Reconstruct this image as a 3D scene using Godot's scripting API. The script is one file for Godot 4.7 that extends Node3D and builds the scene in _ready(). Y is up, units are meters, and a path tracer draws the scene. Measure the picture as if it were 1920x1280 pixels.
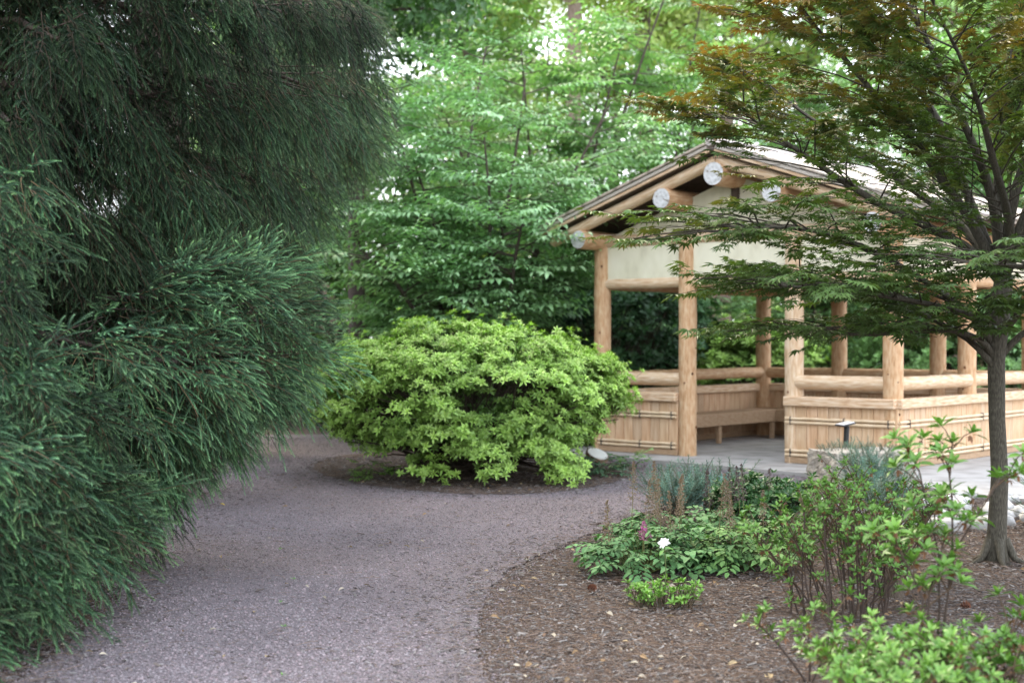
extends Node3D

var rng := RandomNumberGenerator.new()
var path_poly := PackedVector2Array()
var island_poly := PackedVector2Array()
var pad_poly := PackedVector2Array()
var M := {}

# ------------------------------------------------------------------ mesh collecting
class Bag:
	var v := PackedVector3Array()
	var n := PackedVector3Array()
	var c := PackedColorArray()

	func tri(a: Vector3, b: Vector3, d: Vector3, col: Color) -> void:
		var nn := (d - a).cross(b - a).normalized()
		v.append(a); v.append(b); v.append(d)
		n.append(nn); n.append(nn); n.append(nn)
		c.append(col); c.append(col); c.append(col)

	func tri_n(a: Vector3, b: Vector3, d: Vector3, na: Vector3, nb: Vector3, nd: Vector3, col: Color) -> void:
		if (d - a).cross(b - a).dot(na + nb + nd) < 0.0:
			v.append(a); v.append(d); v.append(b)
			n.append(na); n.append(nd); n.append(nb)
		else:
			v.append(a); v.append(b); v.append(d)
			n.append(na); n.append(nb); n.append(nd)
		c.append(col); c.append(col); c.append(col)

	func quad(a: Vector3, b: Vector3, d: Vector3, e: Vector3, out: Vector3, col: Color) -> void:
		tri_n(a, b, d, out, out, out, col)
		tri_n(a, d, e, out, out, out, col)

	# a tube through points with a radius at each of them
	func tube(p: PackedVector3Array, r: PackedFloat32Array, sides: int, col: Color, cap := true) -> void:
		var rings: Array[PackedVector3Array] = []
		var outs: Array[PackedVector3Array] = []
		var side := Vector3.ZERO
		for k in p.size():
			var d := (p[mini(k + 1, p.size() - 1)] - p[maxi(k - 1, 0)]).normalized()
			if side == Vector3.ZERO:
				side = d.cross(Vector3(0.3, 0.2, 1.0) if absf(d.z) < 0.9 else Vector3(1, 0.2, 0)).normalized()
			side = (side - d * side.dot(d)).normalized()
			var up := d.cross(side)
			var ring := PackedVector3Array()
			var out := PackedVector3Array()
			for s in sides:
				var a := TAU * s / sides
				var o := side * cos(a) + up * sin(a)
				ring.append(p[k] + o * r[k]); out.append(o)
			rings.append(ring); outs.append(out)
		for k in p.size() - 1:
			for s in sides:
				var t := (s + 1) % sides
				tri_n(rings[k][s], rings[k][t], rings[k + 1][t], outs[k][s], outs[k][t], outs[k + 1][t], col)
				tri_n(rings[k][s], rings[k + 1][t], rings[k + 1][s], outs[k][s], outs[k + 1][t], outs[k + 1][s], col)
		if cap:
			for e in [0, p.size() - 1]:
				var d: Vector3 = (p[e] - p[1 if e == 0 else e - 1]).normalized()
				for s in sides:
					tri_n(p[e], rings[e][s], rings[e][(s + 1) % sides], d, d, d, col)

	# a folded leaf: rib from base along dir, upper side towards up
	func leaf(b: Vector3, dir: Vector3, up: Vector3, length: float, width: float, col: Color, droop := 0.2, fold := 0.25) -> void:
		var side := dir.cross(up).normalized()
		var u := side.cross(dir).normalized()
		var m1 := b + dir * length * 0.33 - u * droop * length * 0.06
		var m2 := b + dir * length * 0.68 - u * droop * length * 0.3
		var t := b + dir * length * 0.98 - u * droop * length * 0.75
		var l1 := m1 + side * width * 0.44 + u * fold * width * 0.5
		var r1 := m1 - side * width * 0.44 + u * fold * width * 0.5
		var l2 := m2 + side * width * 0.4 + u * fold * width * 0.45
		var r2 := m2 - side * width * 0.4 + u * fold * width * 0.45
		tri(b, l1, m1, col); tri(b, m1, r1, col)
		tri(m1, l1, l2, col); tri(m1, l2, m2, col)
		tri(m1, m2, r2, col); tri(m1, r2, r1, col)
		tri(m2, l2, t, col); tri(m2, t, r2, col)

	# four triangles, for leaves seen small
	func small_leaf(b: Vector3, dir: Vector3, up: Vector3, length: float, width: float, col: Color, droop := 0.2) -> void:
		var side := dir.cross(up).normalized()
		var u := side.cross(dir).normalized()
		var m := b + dir * length * 0.5 - u * droop * length * 0.1
		var t := b + dir * length - u * droop * length * 0.5
		var l := m + side * width * 0.5 + u * width * 0.12
		var r := m - side * width * 0.5 + u * width * 0.12
		tri(b, l, m, col); tri(b, m, r, col); tri(m, l, t, col); tri(m, t, r, col)

	func box(lo: Vector3, hi: Vector3, col: Color, bev := 0.0) -> void:
		# a box with chamfered edges
		var ce := (lo + hi) * 0.5
		var h := (hi - lo) * 0.5
		var ax := [Vector3.RIGHT, Vector3.UP, Vector3.BACK]
		for a in 3:
			for s in [-1.0, 1.0]:
				var x: Vector3 = ax[a] * s
				var y: Vector3 = ax[(a + 1) % 3]
				var z: Vector3 = ax[(a + 2) % 3]
				var hx := h[a]
				var hy := h[(a + 1) % 3] - bev
				var hz := h[(a + 2) % 3] - bev
				quad(ce + x * hx + y * hy + z * hz, ce + x * hx - y * hy + z * hz, ce + x * hx - y * hy - z * hz, ce + x * hx + y * hy - z * hz, x, col)
				if bev > 0.0:
					for q in [-1.0, 1.0]:
						var yy: Vector3 = y * q
						var o := (x + yy).normalized()
						quad(ce + x * hx + yy * hy + z * hz, ce + x * hx + yy * hy - z * hz, ce + x * (hx - bev) + yy * (hy + bev) - z * hz, ce + x * (hx - bev) + yy * (hy + bev) + z * hz, o, col)
						if a == 0:
							for w in [-1.0, 1.0]:
								var zz: Vector3 = z * w
								var oo := (x + yy + zz).normalized()
								tri_n(ce + x * hx + yy * hy + zz * hz, ce + x * (hx - bev) + yy * (hy + bev) + zz * hz, ce + x * (hx - bev) + yy * hy + zz * (hz + bev), oo, oo, oo, col)

	func mesh() -> ArrayMesh:
		var a := []
		a.resize(Mesh.ARRAY_MAX)
		a[Mesh.ARRAY_VERTEX] = v
		a[Mesh.ARRAY_NORMAL] = n
		a[Mesh.ARRAY_COLOR] = c
		var m := ArrayMesh.new()
		m.add_surface_from_arrays(Mesh.PRIMITIVE_TRIANGLES, a)
		return m


# ------------------------------------------------------------------ nodes
func tag(o: Node3D, label: String, category: String, group := "") -> Node3D:
	o.set_meta("label", label)
	o.set_meta("category", category)
	if group:
		o.set_meta("group", group)
	return o

func thing(called: String, label: String, category: String, at: Vector3, turn := 0.0, group := "") -> Node3D:
	var o := Node3D.new()
	o.name = numbered(called)
	add_child(o)
	o.position = at
	o.rotation.y = turn
	return tag(o, label, category, group)

var taken := {}
func numbered(called: String) -> String:
	taken[called] = taken.get(called, -1) + 1
	return called if taken[called] == 0 else "%s_%03d" % [called, taken[called]]

func numbered_in(called: String, parent: Node) -> String:
	var key := str(parent.get_instance_id()) + called
	taken[key] = taken.get(key, -1) + 1
	return called if taken[key] == 0 else "%s_%03d" % [called, taken[key]]

func obj(called: String, mesh: Mesh, material: Material, parent: Node3D = null, at := Vector3.ZERO, turn := Vector3.ZERO) -> MeshInstance3D:
	var o := MeshInstance3D.new()
	o.name = numbered_in(called, parent) if parent else numbered(called)
	o.mesh = mesh
	o.material_override = material
	o.position = at
	o.rotation = turn
	(parent if parent else self).add_child(o, true)
	return o

func struct(called: String, mesh: Mesh, material: Material) -> MeshInstance3D:
	var o := obj(called, mesh, material)
	o.set_meta("kind", "structure")
	return o

func many(called: String, mesh: Mesh, material: Material, xf: Array[Transform3D], cols: PackedColorArray, parent: Node3D = null) -> MultiMeshInstance3D:
	var mm := MultiMesh.new()
	mm.transform_format = MultiMesh.TRANSFORM_3D
	mm.use_colors = true
	mm.mesh = mesh
	mm.instance_count = xf.size()
	for k in xf.size():
		mm.set_instance_transform(k, xf[k])
		mm.set_instance_color(k, cols[k])
	var o := MultiMeshInstance3D.new()
	o.name = numbered_in(called, parent) if parent else numbered(called)
	o.multimesh = mm
	o.material_override = material
	o.set_meta("kind", "stuff")
	(parent if parent else self).add_child(o, true)
	return o

func R(a: float, b: float) -> float:
	return rng.randf_range(a, b)

func ball() -> Vector3:
	var z := R(-1, 1)
	var a := R(0, TAU)
	var q := sqrt(1.0 - z * z)
	return Vector3(q * cos(a), z, q * sin(a))

# a frame whose y runs along dir and whose z (upper side) leans to up
func frame(at: Vector3, dir: Vector3, up: Vector3, s: float) -> Transform3D:
	var y := dir.normalized()
	var x := y.cross(up)
	if x.length() < 0.05:
		x = y.cross(Vector3(1, 0, 0.3))
	x = x.normalized()
	var z := x.cross(y)
	return Transform3D(Basis(x * s, y * s, z * s), at)

func bent(a: Vector3, b: Vector3, sag: float, steps: int, wob := 0.0) -> PackedVector3Array:
	var out := PackedVector3Array()
	for k in steps + 1:
		var t := float(k) / steps
		var p := a.lerp(b, t)
		p.y -= sag * 4.0 * t * (1.0 - t)
		if k > 0 and k < steps:
			p += Vector3(R(-wob, wob), R(-wob, wob), R(-wob, wob))
		out.append(p)
	return out

func taper(n: int, r0: float, r1: float) -> PackedFloat32Array:
	var out := PackedFloat32Array()
	for k in n:
		out.append(lerpf(r0, r1, float(k) / (n - 1)))
	return out

func tint(base: float, spread: float) -> Color:
	var g := base + R(-spread, spread)
	return Color(g * R(0.9, 1.12), g, g * R(0.85, 1.12))

# ------------------------------------------------------------------ materials
func noise_tex(freq: float, octaves: int, ramp: Array, size := 512, sd := 1, type := FastNoiseLite.TYPE_SIMPLEX_SMOOTH) -> NoiseTexture2D:
	var f := FastNoiseLite.new()
	f.noise_type = type
	f.frequency = freq
	f.fractal_octaves = octaves
	f.seed = sd
	var t := NoiseTexture2D.new()
	t.width = size
	t.height = size
	t.seamless = true
	t.noise = f
	var g := Gradient.new()
	var offs := PackedFloat32Array()
	var cols := PackedColorArray()
	for k in ramp.size():
		offs.append(float(k) / maxi(ramp.size() - 1, 1))
		cols.append(ramp[k])
	g.offsets = offs
	g.colors = cols
	t.color_ramp = g
	return t

func lin(r: float, g: float, b: float) -> Color:
	return Color(r, g, b).linear_to_srgb()

func leaf_mat(name_: String, rough: float, back: Color, spec := 0.5) -> StandardMaterial3D:
	var m := StandardMaterial3D.new()
	m.resource_name = name_
	m.vertex_color_use_as_albedo = true
	m.roughness = rough
	m.metallic_specular = spec
	m.backlight_enabled = true
	m.backlight = back
	return m

func flat_mat(name_: String, rough: float, spec := 0.4) -> StandardMaterial3D:
	var m := StandardMaterial3D.new()
	m.resource_name = name_
	m.vertex_color_use_as_albedo = true
	m.roughness = rough
	m.metallic_specular = spec
	return m

func tex_mat(name_: String, tex: Texture2D, scale: Vector3, rough: float, world := false, bump: Texture2D = null, depth := 0.0, spec := 0.3) -> StandardMaterial3D:
	var m := StandardMaterial3D.new()
	m.resource_name = name_
	m.albedo_texture = tex
	m.uv1_triplanar = true
	m.uv1_world_triplanar = world
	m.uv1_scale = scale
	m.roughness = rough
	m.metallic_specular = spec
	m.vertex_color_use_as_albedo = true
	if bump:
		m.heightmap_enabled = true
		m.heightmap_texture = bump
		m.heightmap_scale = depth
	return m

func make_materials() -> void:
	var grey := [Color(0, 0, 0), Color(1, 1, 1)]
	M.grain = noise_tex(0.02, 4, grey, 512, 5)
	M.speck = noise_tex(0.09, 3, grey, 512, 9)
	M.cells = noise_tex(0.07, 2, grey, 512, 11, FastNoiseLite.TYPE_CELLULAR)
	# peeled logs: orange heartwood weathering to pale grey in long streaks
	var wood := noise_tex(0.012, 4, [lin(0.27, 0.15, 0.08), lin(0.45, 0.29, 0.18), lin(0.54, 0.40, 0.285), lin(0.61, 0.52, 0.42)], 512, 3)
	M.log = tex_mat("peeled_log", wood, Vector3(4.0, 0.8, 4.0), 0.62, false, M.grain, 0.25)
	var wood_b := noise_tex(0.012, 4, [lin(0.38, 0.25, 0.16), lin(0.53, 0.39, 0.28), lin(0.61, 0.50, 0.40), lin(0.67, 0.60, 0.52)], 512, 14)
	M.log_pale = tex_mat("weathered_log", wood_b, Vector3(4.0, 0.7, 4.0), 0.66, false, M.grain, 0.25)
	M.log.albedo_color = Color(0.98, 0.94, 0.87)
	M.log_pale.albedo_color = Color(0.98, 0.95, 0.89)
	M.beam = tex_mat("sawn_rail", wood_b, Vector3(0.6, 5.0, 5.0), 0.68, false, M.grain, 0.12)
	M.beam.albedo_color = Color(0.98, 0.94, 0.88)
	M.plank = []
	for k in 4:
		var w := noise_tex(0.013, 4, [lin(0.36, 0.23, 0.145), lin(0.51, 0.36, 0.245), lin(0.59, 0.455, 0.345), lin(0.65, 0.56, 0.47)], 256, 30 + k)
		var pm := tex_mat("plank_wood", w, Vector3(7.0, 0.55, 7.0), 0.7, true, M.grain, 0.1)
		pm.albedo_color = [Color(0.98, 0.93, 0.86), Color(0.96, 0.92, 0.85), Color(0.98, 0.92, 0.85), Color(0.94, 0.91, 0.86)][k]
		M.plank.append(pm)
	M.bench = tex_mat("bench_wood", noise_tex(0.02, 3, [lin(0.30, 0.19, 0.11), lin(0.40, 0.28, 0.18)], 256, 41), Vector3(1.5, 5.0, 1.5), 0.7)
	M.dark_wood = tex_mat("dark_and_shaded_wood", noise_tex(0.02, 3, [lin(0.05, 0.035, 0.026), lin(0.10, 0.075, 0.058)], 256, 43), Vector3(1.5, 5.0, 1.5), 0.8)  # dark strut wood; on the deck the roof shadow is in the colour
	M.plaster = tex_mat("cream_plaster", noise_tex(0.01, 4, [lin(0.44, 0.40, 0.29), lin(0.60, 0.56, 0.42), lin(0.66, 0.62, 0.48), lin(0.70, 0.66, 0.53)], 512, 51), Vector3(0.9, 0.35, 0.9), 0.85, true, M.speck, 0.08)
	M.cut = tex_mat("cut_log_end", noise_tex(0.02, 4, [lin(0.30, 0.29, 0.28), lin(0.50, 0.49, 0.485), lin(0.58, 0.58, 0.58)], 256, 61), Vector3(3, 3, 3), 0.8)
	M.shingle = []
	for k in 3:
		var sm := tex_mat("weathered_shingle", noise_tex(0.02, 4, [lin(0.30, 0.25, 0.20), lin(0.43, 0.38, 0.33), lin(0.52, 0.48, 0.44)], 256, 70 + k), Vector3(6, 6, 1.0), 0.8, false, M.grain, 0.2)
		sm.albedo_color = [Color(1, 1, 1), Color(0.92, 0.9, 0.88), Color(0.97, 0.97, 1.0)][k]
		M.shingle.append(sm)
	M.bamboo = tex_mat("bamboo", noise_tex(0.02, 3, [lin(0.50, 0.36, 0.22), lin(0.64, 0.51, 0.36)], 256, 81), Vector3(5, 1, 5), 0.45)
	M.dark = flat_mat("dark_cord", 0.6)
	M.concrete = tex_mat("pale_concrete", noise_tex(0.01, 5, [lin(0.22, 0.205, 0.19), lin(0.32, 0.30, 0.28), lin(0.38, 0.36, 0.34)], 512, 91), Vector3(0.4, 0.4, 0.4), 0.85, true, M.speck, 0.15)
	M.gravel_bed = tex_mat("crushed_stone", noise_tex(0.12, 4, [lin(0.07, 0.058, 0.063), lin(0.125, 0.105, 0.112), lin(0.19, 0.162, 0.17)], 1024, 92), Vector3(1.3, 1.3, 1.3), 0.9, true, M.speck, 0.5)
	M.soil = tex_mat("mulch_soil", noise_tex(0.08, 5, [lin(0.035, 0.024, 0.02), lin(0.075, 0.052, 0.042), lin(0.13, 0.095, 0.078)], 1024, 93), Vector3(0.9, 0.9, 0.9), 0.95, true, M.speck, 0.8)
	M.chip = flat_mat("stone_chip", 0.75, 0.4)
	M.bark_chip = flat_mat("bark_chip", 0.85, 0.3)
	M.bark = tex_mat("brown_bark", noise_tex(0.03, 4, [lin(0.035, 0.026, 0.022), lin(0.085, 0.066, 0.055), lin(0.14, 0.115, 0.10)], 512, 94), Vector3(5, 1.2, 5), 0.9, false, M.grain, 1.2)
	M.far_bark = tex_mat("tall_tree_bark", noise_tex(0.03, 4, [lin(0.10, 0.07, 0.05), lin(0.20, 0.15, 0.115), lin(0.28, 0.22, 0.18)], 512, 96), Vector3(2, 0.4, 2), 0.9, false, M.grain, 1.5)
	M.maple_bark = tex_mat("maple_bark", noise_tex(0.03, 4, [lin(0.02, 0.018, 0.013), lin(0.05, 0.044, 0.033), lin(0.08, 0.072, 0.055), lin(0.13, 0.125, 0.10)], 512, 95), Vector3(6, 1.3, 6), 0.8, false, M.grain, 0.6)
	M.rock = tex_mat("white_rock", noise_tex(0.02, 4, [lin(0.24, 0.23, 0.22), lin(0.40, 0.39, 0.38), lin(0.50, 0.49, 0.48)], 256, 97), Vector3(3, 3, 3), 0.75, false, M.speck, 0.3)
	M.block = tex_mat("rough_stone", noise_tex(0.03, 5, [lin(0.20, 0.17, 0.14), lin(0.36, 0.32, 0.27), lin(0.48, 0.44, 0.38)], 512, 98), Vector3(1.5, 1.5, 1.5), 0.9, false, M.speck, 1.2)
	M.needle = leaf_mat("cedar_needle", 0.55, Color(0.3, 0.42, 0.3), 0.33)
	M.azalea = leaf_mat("azalea_leaf", 0.42, Color(0.62, 0.72, 0.3), 0.45)
	M.glossy = leaf_mat("glossy_leaf", 0.42, Color(0.5, 0.6, 0.25), 0.4)
	M.soft = leaf_mat("soft_leaf", 0.38, Color(0.8, 0.9, 0.6), 0.5)
	M.matte = leaf_mat("matte_leaf", 0.6, Color(0.5, 0.62, 0.35), 0.3)
	M.maple = leaf_mat("maple_leaf", 0.45, Color(0.78, 0.76, 0.4), 0.45)
	M.twig = flat_mat("twig_bark", 0.85, 0.3)
	M.petal = leaf_mat("petal", 0.6, Color(0.5, 0.5, 0.5), 0.4)

# ------------------------------------------------------------------ plant pieces
func cedar_spray(sd: int, length: float, shoots: int) -> ArrayMesh:
	rng.seed = sd
	var b := Bag.new()
	var stem := PackedVector3Array()
	for k in 7:
		var t := k / 6.0
		stem.append(Vector3(0.02 * sin(t * 4.0 + sd), length * t, -0.2 * length * t * t))
	b.tube(stem, taper(7, 0.0036, 0.0012), 3, Color(0.06, 0.045, 0.025), false)
	for k in shoots + 1:
		var t := 0.1 + 0.85 * float(k) / shoots
		var f := t * 6.0
		var i := mini(int(f), 5)
		var p := stem[i].lerp(stem[i + 1], f - i)
		var side := 1.0 if k % 2 else -1.0
		var ang := R(0.45, 0.95) * side * (0.0 if k == shoots else 1.0)
		var dz := R(-0.2, 0.5)
		var d := Vector3(sin(ang), cos(ang), dz).normalized()
		var ln := length * (0.58 - 0.26 * t) * R(0.7, 1.3)
		if k == shoots:
			ln = length * 0.36
		cedar_shoot(b, p, d, ln)
	return b.mesh()

func cedar_shoot(b: Bag, p: Vector3, d: Vector3, ln: float) -> void:
	var steps := int(ln / 0.0055)
	var step := ln / steps
	var phase := R(0, TAU)
	var hue := R(0.75, 1.25)
	for k in steps:
		var t := float(k) / steps
		d = (d + Vector3(-d.x * 0.018, 0.004, -0.018)).normalized()
		p += d * step
		var side := d.cross(Vector3(0.2, 0.1, 1)).normalized()
		var up := side.cross(d)
		for q in 3:
			phase += 2.4
			var o := side * cos(phase) + up * sin(phase)
			var nd := (d * 0.85 + o * 0.72).normalized()
			var w := d.cross(o) * 0.0017
			var nl := lerpf(0.019, 0.011, t * t) * R(0.8, 1.15)
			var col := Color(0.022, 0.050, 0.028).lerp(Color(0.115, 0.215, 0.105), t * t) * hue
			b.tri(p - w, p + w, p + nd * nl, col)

func rosette(sd: int, count: int, length: float, width: float, inner: Color, outer: Color, cheap := false, flat := 0.0) -> ArrayMesh:
	rng.seed = sd
	var b := Bag.new()
	b.tube(PackedVector3Array([Vector3(0, -length * 1.2, 0), Vector3(0, 0, 0)]), taper(2, 0.0022, 0.0018), 3, Color(0.09, 0.06, 0.03), false)
	for k in count:
		var t := float(k) / count
		var a := k * 2.4 + R(-0.3, 0.3)
		var el := lerpf(1.15, 0.15 - flat, t) + R(-0.15, 0.15)
		var d := Vector3(cos(a) * cos(el), sin(el), sin(a) * cos(el))
		var up := (Vector3(0, 1, 0) + Vector3(-cos(a), 0, -sin(a)) * 0.6).normalized()
		var s := lerpf(0.65, 1.0, t) * R(0.85, 1.15)
		var col := inner.lerp(outer, t) * R(0.88, 1.12)
		if cheap:
			b.small_leaf(d * 0.004, d, up, length * s, width * s, col, R(0.1, 0.5))
		else:
			b.leaf(d * 0.004, d, up, length * s, width * s, col, R(0.1, 0.5), R(0.15, 0.4))
	return b.mesh()

# a flat twig along y with alternate leaves, upper side z
func leafy_twig(sd: int, length: float, count: int, ll: float, lw: float, col: Color, cheap := false, terminal := true) -> ArrayMesh:
	rng.seed = sd
	var b := Bag.new()
	b.tube(PackedVector3Array([Vector3.ZERO, Vector3(0.02, length * 0.5, 0.02), Vector3(0, length, -0.01)]), taper(3, 0.004, 0.0015), 3, Color(0.09, 0.075, 0.04), false)
	for k in count:
		var t := (k + 0.8) / count
		var s := 1.0 if k % 2 else -1.0
		var a := R(0.75, 1.25) * s
		if terminal and k == count - 1:
			a = R(-0.2, 0.2)
		var d := Vector3(sin(a), cos(a), R(-0.28, 0.2)).normalized()
		var up := Vector3(R(-0.3, 0.3), R(-0.3, 0.3), 1).normalized()
		var sz := R(0.75, 1.15)
		if cheap:
			b.small_leaf(Vector3(0, length * t, 0), d, up, ll * sz, lw * sz, col * R(0.8, 1.2), R(0.1, 0.7))
		else:
			b.leaf(Vector3(0, length * t, 0), d, up, ll * sz, lw * sz, col * R(0.8, 1.2), R(0.1, 0.7), R(0.1, 0.35))
	return b.mesh()

func leaf_cloud(sd: int, count: int, reach: Vector3, ll: float, lw: float, col: Color) -> ArrayMesh:
	rng.seed = sd
	var b := Bag.new()
	for k in count:
		var p := ball() * pow(rng.randf(), 0.4) * reach
		var d := (ball() * Vector3(1, 0.45, 1) + Vector3(0, -0.15, 0)).normalized()
		var up := (Vector3(0, 1, 0) + ball() * 0.55).normalized()
		var s := R(0.7, 1.25)
		b.small_leaf(p, d, up, ll * s, lw * s, col * R(0.75, 1.25), R(0, 0.6))
	return b.mesh()

func palmate(b: Bag, p: Vector3, d: Vector3, up: Vector3, size: float, col: Color) -> void:
	var side := d.cross(up).normalized()
	var u := side.cross(d)
	var angs := [0.0, 0.62, -0.62, 1.22, -1.22, 1.9, -1.9]
	var lens := [1.0, 0.92, 0.92, 0.7, 0.7, 0.4, 0.4]
	for k in 7:
		var q: Vector3 = d * cos(angs[k]) + side * sin(angs[k])
		var w: Vector3 = d * -sin(angs[k]) + side * cos(angs[k])
		var ln: float = lens[k] * size
		var tip := p + q * ln - u * ln * 0.22
		var sh := p + q * ln * 0.42
		b.tri(p, sh + w * ln * 0.135, tip, col)
		b.tri(p, tip, sh - w * ln * 0.135, col)

func maple_twig(sd: int, length: float, count: int, size: float) -> ArrayMesh:
	rng.seed = sd
	var b := Bag.new()
	b.tube(PackedVector3Array([Vector3.ZERO, Vector3(0.01, length * 0.5, 0.008), Vector3(0, length, 0)]), taper(3, 0.0024, 0.001), 3, Color(0.10, 0.06, 0.05), false)
	for k in count:
		var t := (k / 2 + 1.0) / (count / 2.0)
		var s := 1.0 if k % 2 else -1.0
		var a := R(0.5, 1.2) * s
		if k == count - 1:
			a = 0.0
		var d := Vector3(sin(a), cos(a), R(-0.3, 0.05)).normalized()
		var p := Vector3(0, length * minf(t, 1.0), 0) + d * R(0.015, 0.035)
		palmate(b, p, d, (Vector3(0, 0, 1) + ball() * 0.3).normalized(), size * R(0.7, 1.15), Color(1, 1, 1) * R(0.8, 1.2))
	return b.mesh()

func conifer_shoot(sd: int, length: float, nl: float, col: Color) -> ArrayMesh:
	rng.seed = sd
	var b := Bag.new()
	var p := Vector3.ZERO
	var d := Vector3(0, 1, 0)
	var steps := int(length / 0.006)
	b.tube(PackedVector3Array([p, Vector3(0, length, 0)]), taper(2, 0.004, 0.0015), 3, Color(0.10, 0.075, 0.04), false)
	for k in steps:
		p += d * length / steps
		var a := k * 2.4
		var o := Vector3(cos(a), 0.55, sin(a)).normalized()
		var w := Vector3(-sin(a), 0, cos(a)) * 0.0032
		b.tri(p - w, p + w, p + o * nl * R(0.8, 1.1), col * R(0.8, 1.2))
	return b.mesh()

func rock_mesh(sd: int, r: Vector3) -> ArrayMesh:
	rng.seed = sd
	var f := FastNoiseLite.new()
	f.seed = sd
	f.frequency = 0.9
	var b := Bag.new()
	var pts := []
	for i in 9:
		var row := PackedVector3Array()
		for j in 14:
			var th := PI * i / 8.0
			var ph := TAU * (j % 14) / 14.0
			var q := Vector3(sin(th) * cos(ph), cos(th), sin(th) * sin(ph))
			row.append(q * r * (1.0 + 0.55 * f.get_noise_3dv(q)))
		pts.append(row)
	for i in 8:
		for j in 14:
			var k := (j + 1) % 14
			var a: Vector3 = pts[i][j]
			var c: Vector3 = pts[i][k]
			var d: Vector3 = pts[i + 1][k]
			var e: Vector3 = pts[i + 1][j]
			b.tri_n(a, c, d, (a / r).normalized(), (c / r).normalized(), (d / r).normalized(), Color.WHITE)
			b.tri_n(a, d, e, (a / r).normalized(), (d / r).normalized(), (e / r).normalized(), Color.WHITE)
	return b.mesh()

# ------------------------------------------------------------------ plants
var cedar := []

func conifer(label: String, trunk_at: Vector3, height: float, clumps: Array, sd: int, spray_scale: float) -> void:
	rng.seed = sd
	var t := thing("conifer_tree", label, "tree", trunk_at, 0.0, "drooping conifers along the left of the path")
	var wood := Bag.new()
	wood.tube(PackedVector3Array([Vector3.ZERO, Vector3(0.02, 0.5, 0), Vector3(0.05, height * 0.4, 0.03), Vector3(0, height, 0)]), PackedFloat32Array([0.34, 0.27, 0.2, 0.03]), 14, Color.WHITE)
	var xf: Array = []
	var cl := []
	for k in 3:
		var e: Array[Transform3D] = []
		xf.append(e)
		cl.append(PackedColorArray())
	for cd in clumps:
		var ce: Vector3 = cd[0] - trunk_at
		var rr: Vector3 = cd[1]
		var away := Vector3(ce.x, 0, ce.z).normalized()
		var from := Vector3(0, clampf(ce.y - 0.25 + cd[3] * 0.5, 0.25, height - 0.3), 0)
		var line := bent(from, ce, -0.1, 5, 0.03)
		wood.tube(line, taper(6, 0.045, 0.012), 6, Color(1, 1, 1), false)
		for q in 26:  # sprays along the limb itself
			var g := R(0.3, 1.0)
			var lp := from.lerp(ce, g) + Vector3(0, 0.1 * 4.0 * g * (1.0 - g), 0)
			var ld := ((ce - from).normalized() * 0.7 + ball() * 0.7 + Vector3(0, -0.6, 0)).normalized()
			var lv := rng.randi() % 3
			xf[lv].append(frame(lp + ball() * 0.06, ld, Vector3.UP + ball() * 0.4, spray_scale * R(0.7, 1.2)))
			var lg := R(0.45, 0.85)
			cl[lv].append(Color(lg * R(0.9, 1.2), lg, lg * R(0.85, 1.05)))
		for q in 5:
			wood.tube(bent(line[3 + q % 2], ce + ball() * rr * 0.8, 0.03, 3, 0.02), taper(4, 0.012, 0.004), 4, Color(1, 1, 1), false)
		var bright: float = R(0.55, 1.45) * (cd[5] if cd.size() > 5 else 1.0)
		for k in int(cd[2]):
			var o := ball()
			if rng.randf() < 0.35:
				o = (o + away * 0.8 + Vector3(0.3, 0.0, 0.6)).normalized()
			var p := ce + o * rr * pow(rng.randf(), 0.45)
			var d := (o * 0.6 + away * 0.4 + Vector3(0.1, -float(cd[3]) * 1.15, 0.1) + ball() * (0.5 if cd[3] < 0.6 else 0.3)).normalized()
			var up := (Vector3(0, 1, 0) + o * 0.5 + ball() * 0.3).normalized()
			var v := rng.randi() % 3
			xf[v].append(frame(p, d, up, spray_scale * R(0.7, 1.2)))
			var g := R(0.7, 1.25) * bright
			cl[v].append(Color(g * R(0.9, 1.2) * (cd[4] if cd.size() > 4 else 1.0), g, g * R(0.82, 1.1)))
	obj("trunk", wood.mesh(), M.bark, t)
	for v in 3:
		many("foliage", cedar[v], M.needle, xf[v], cl[v], t)

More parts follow.
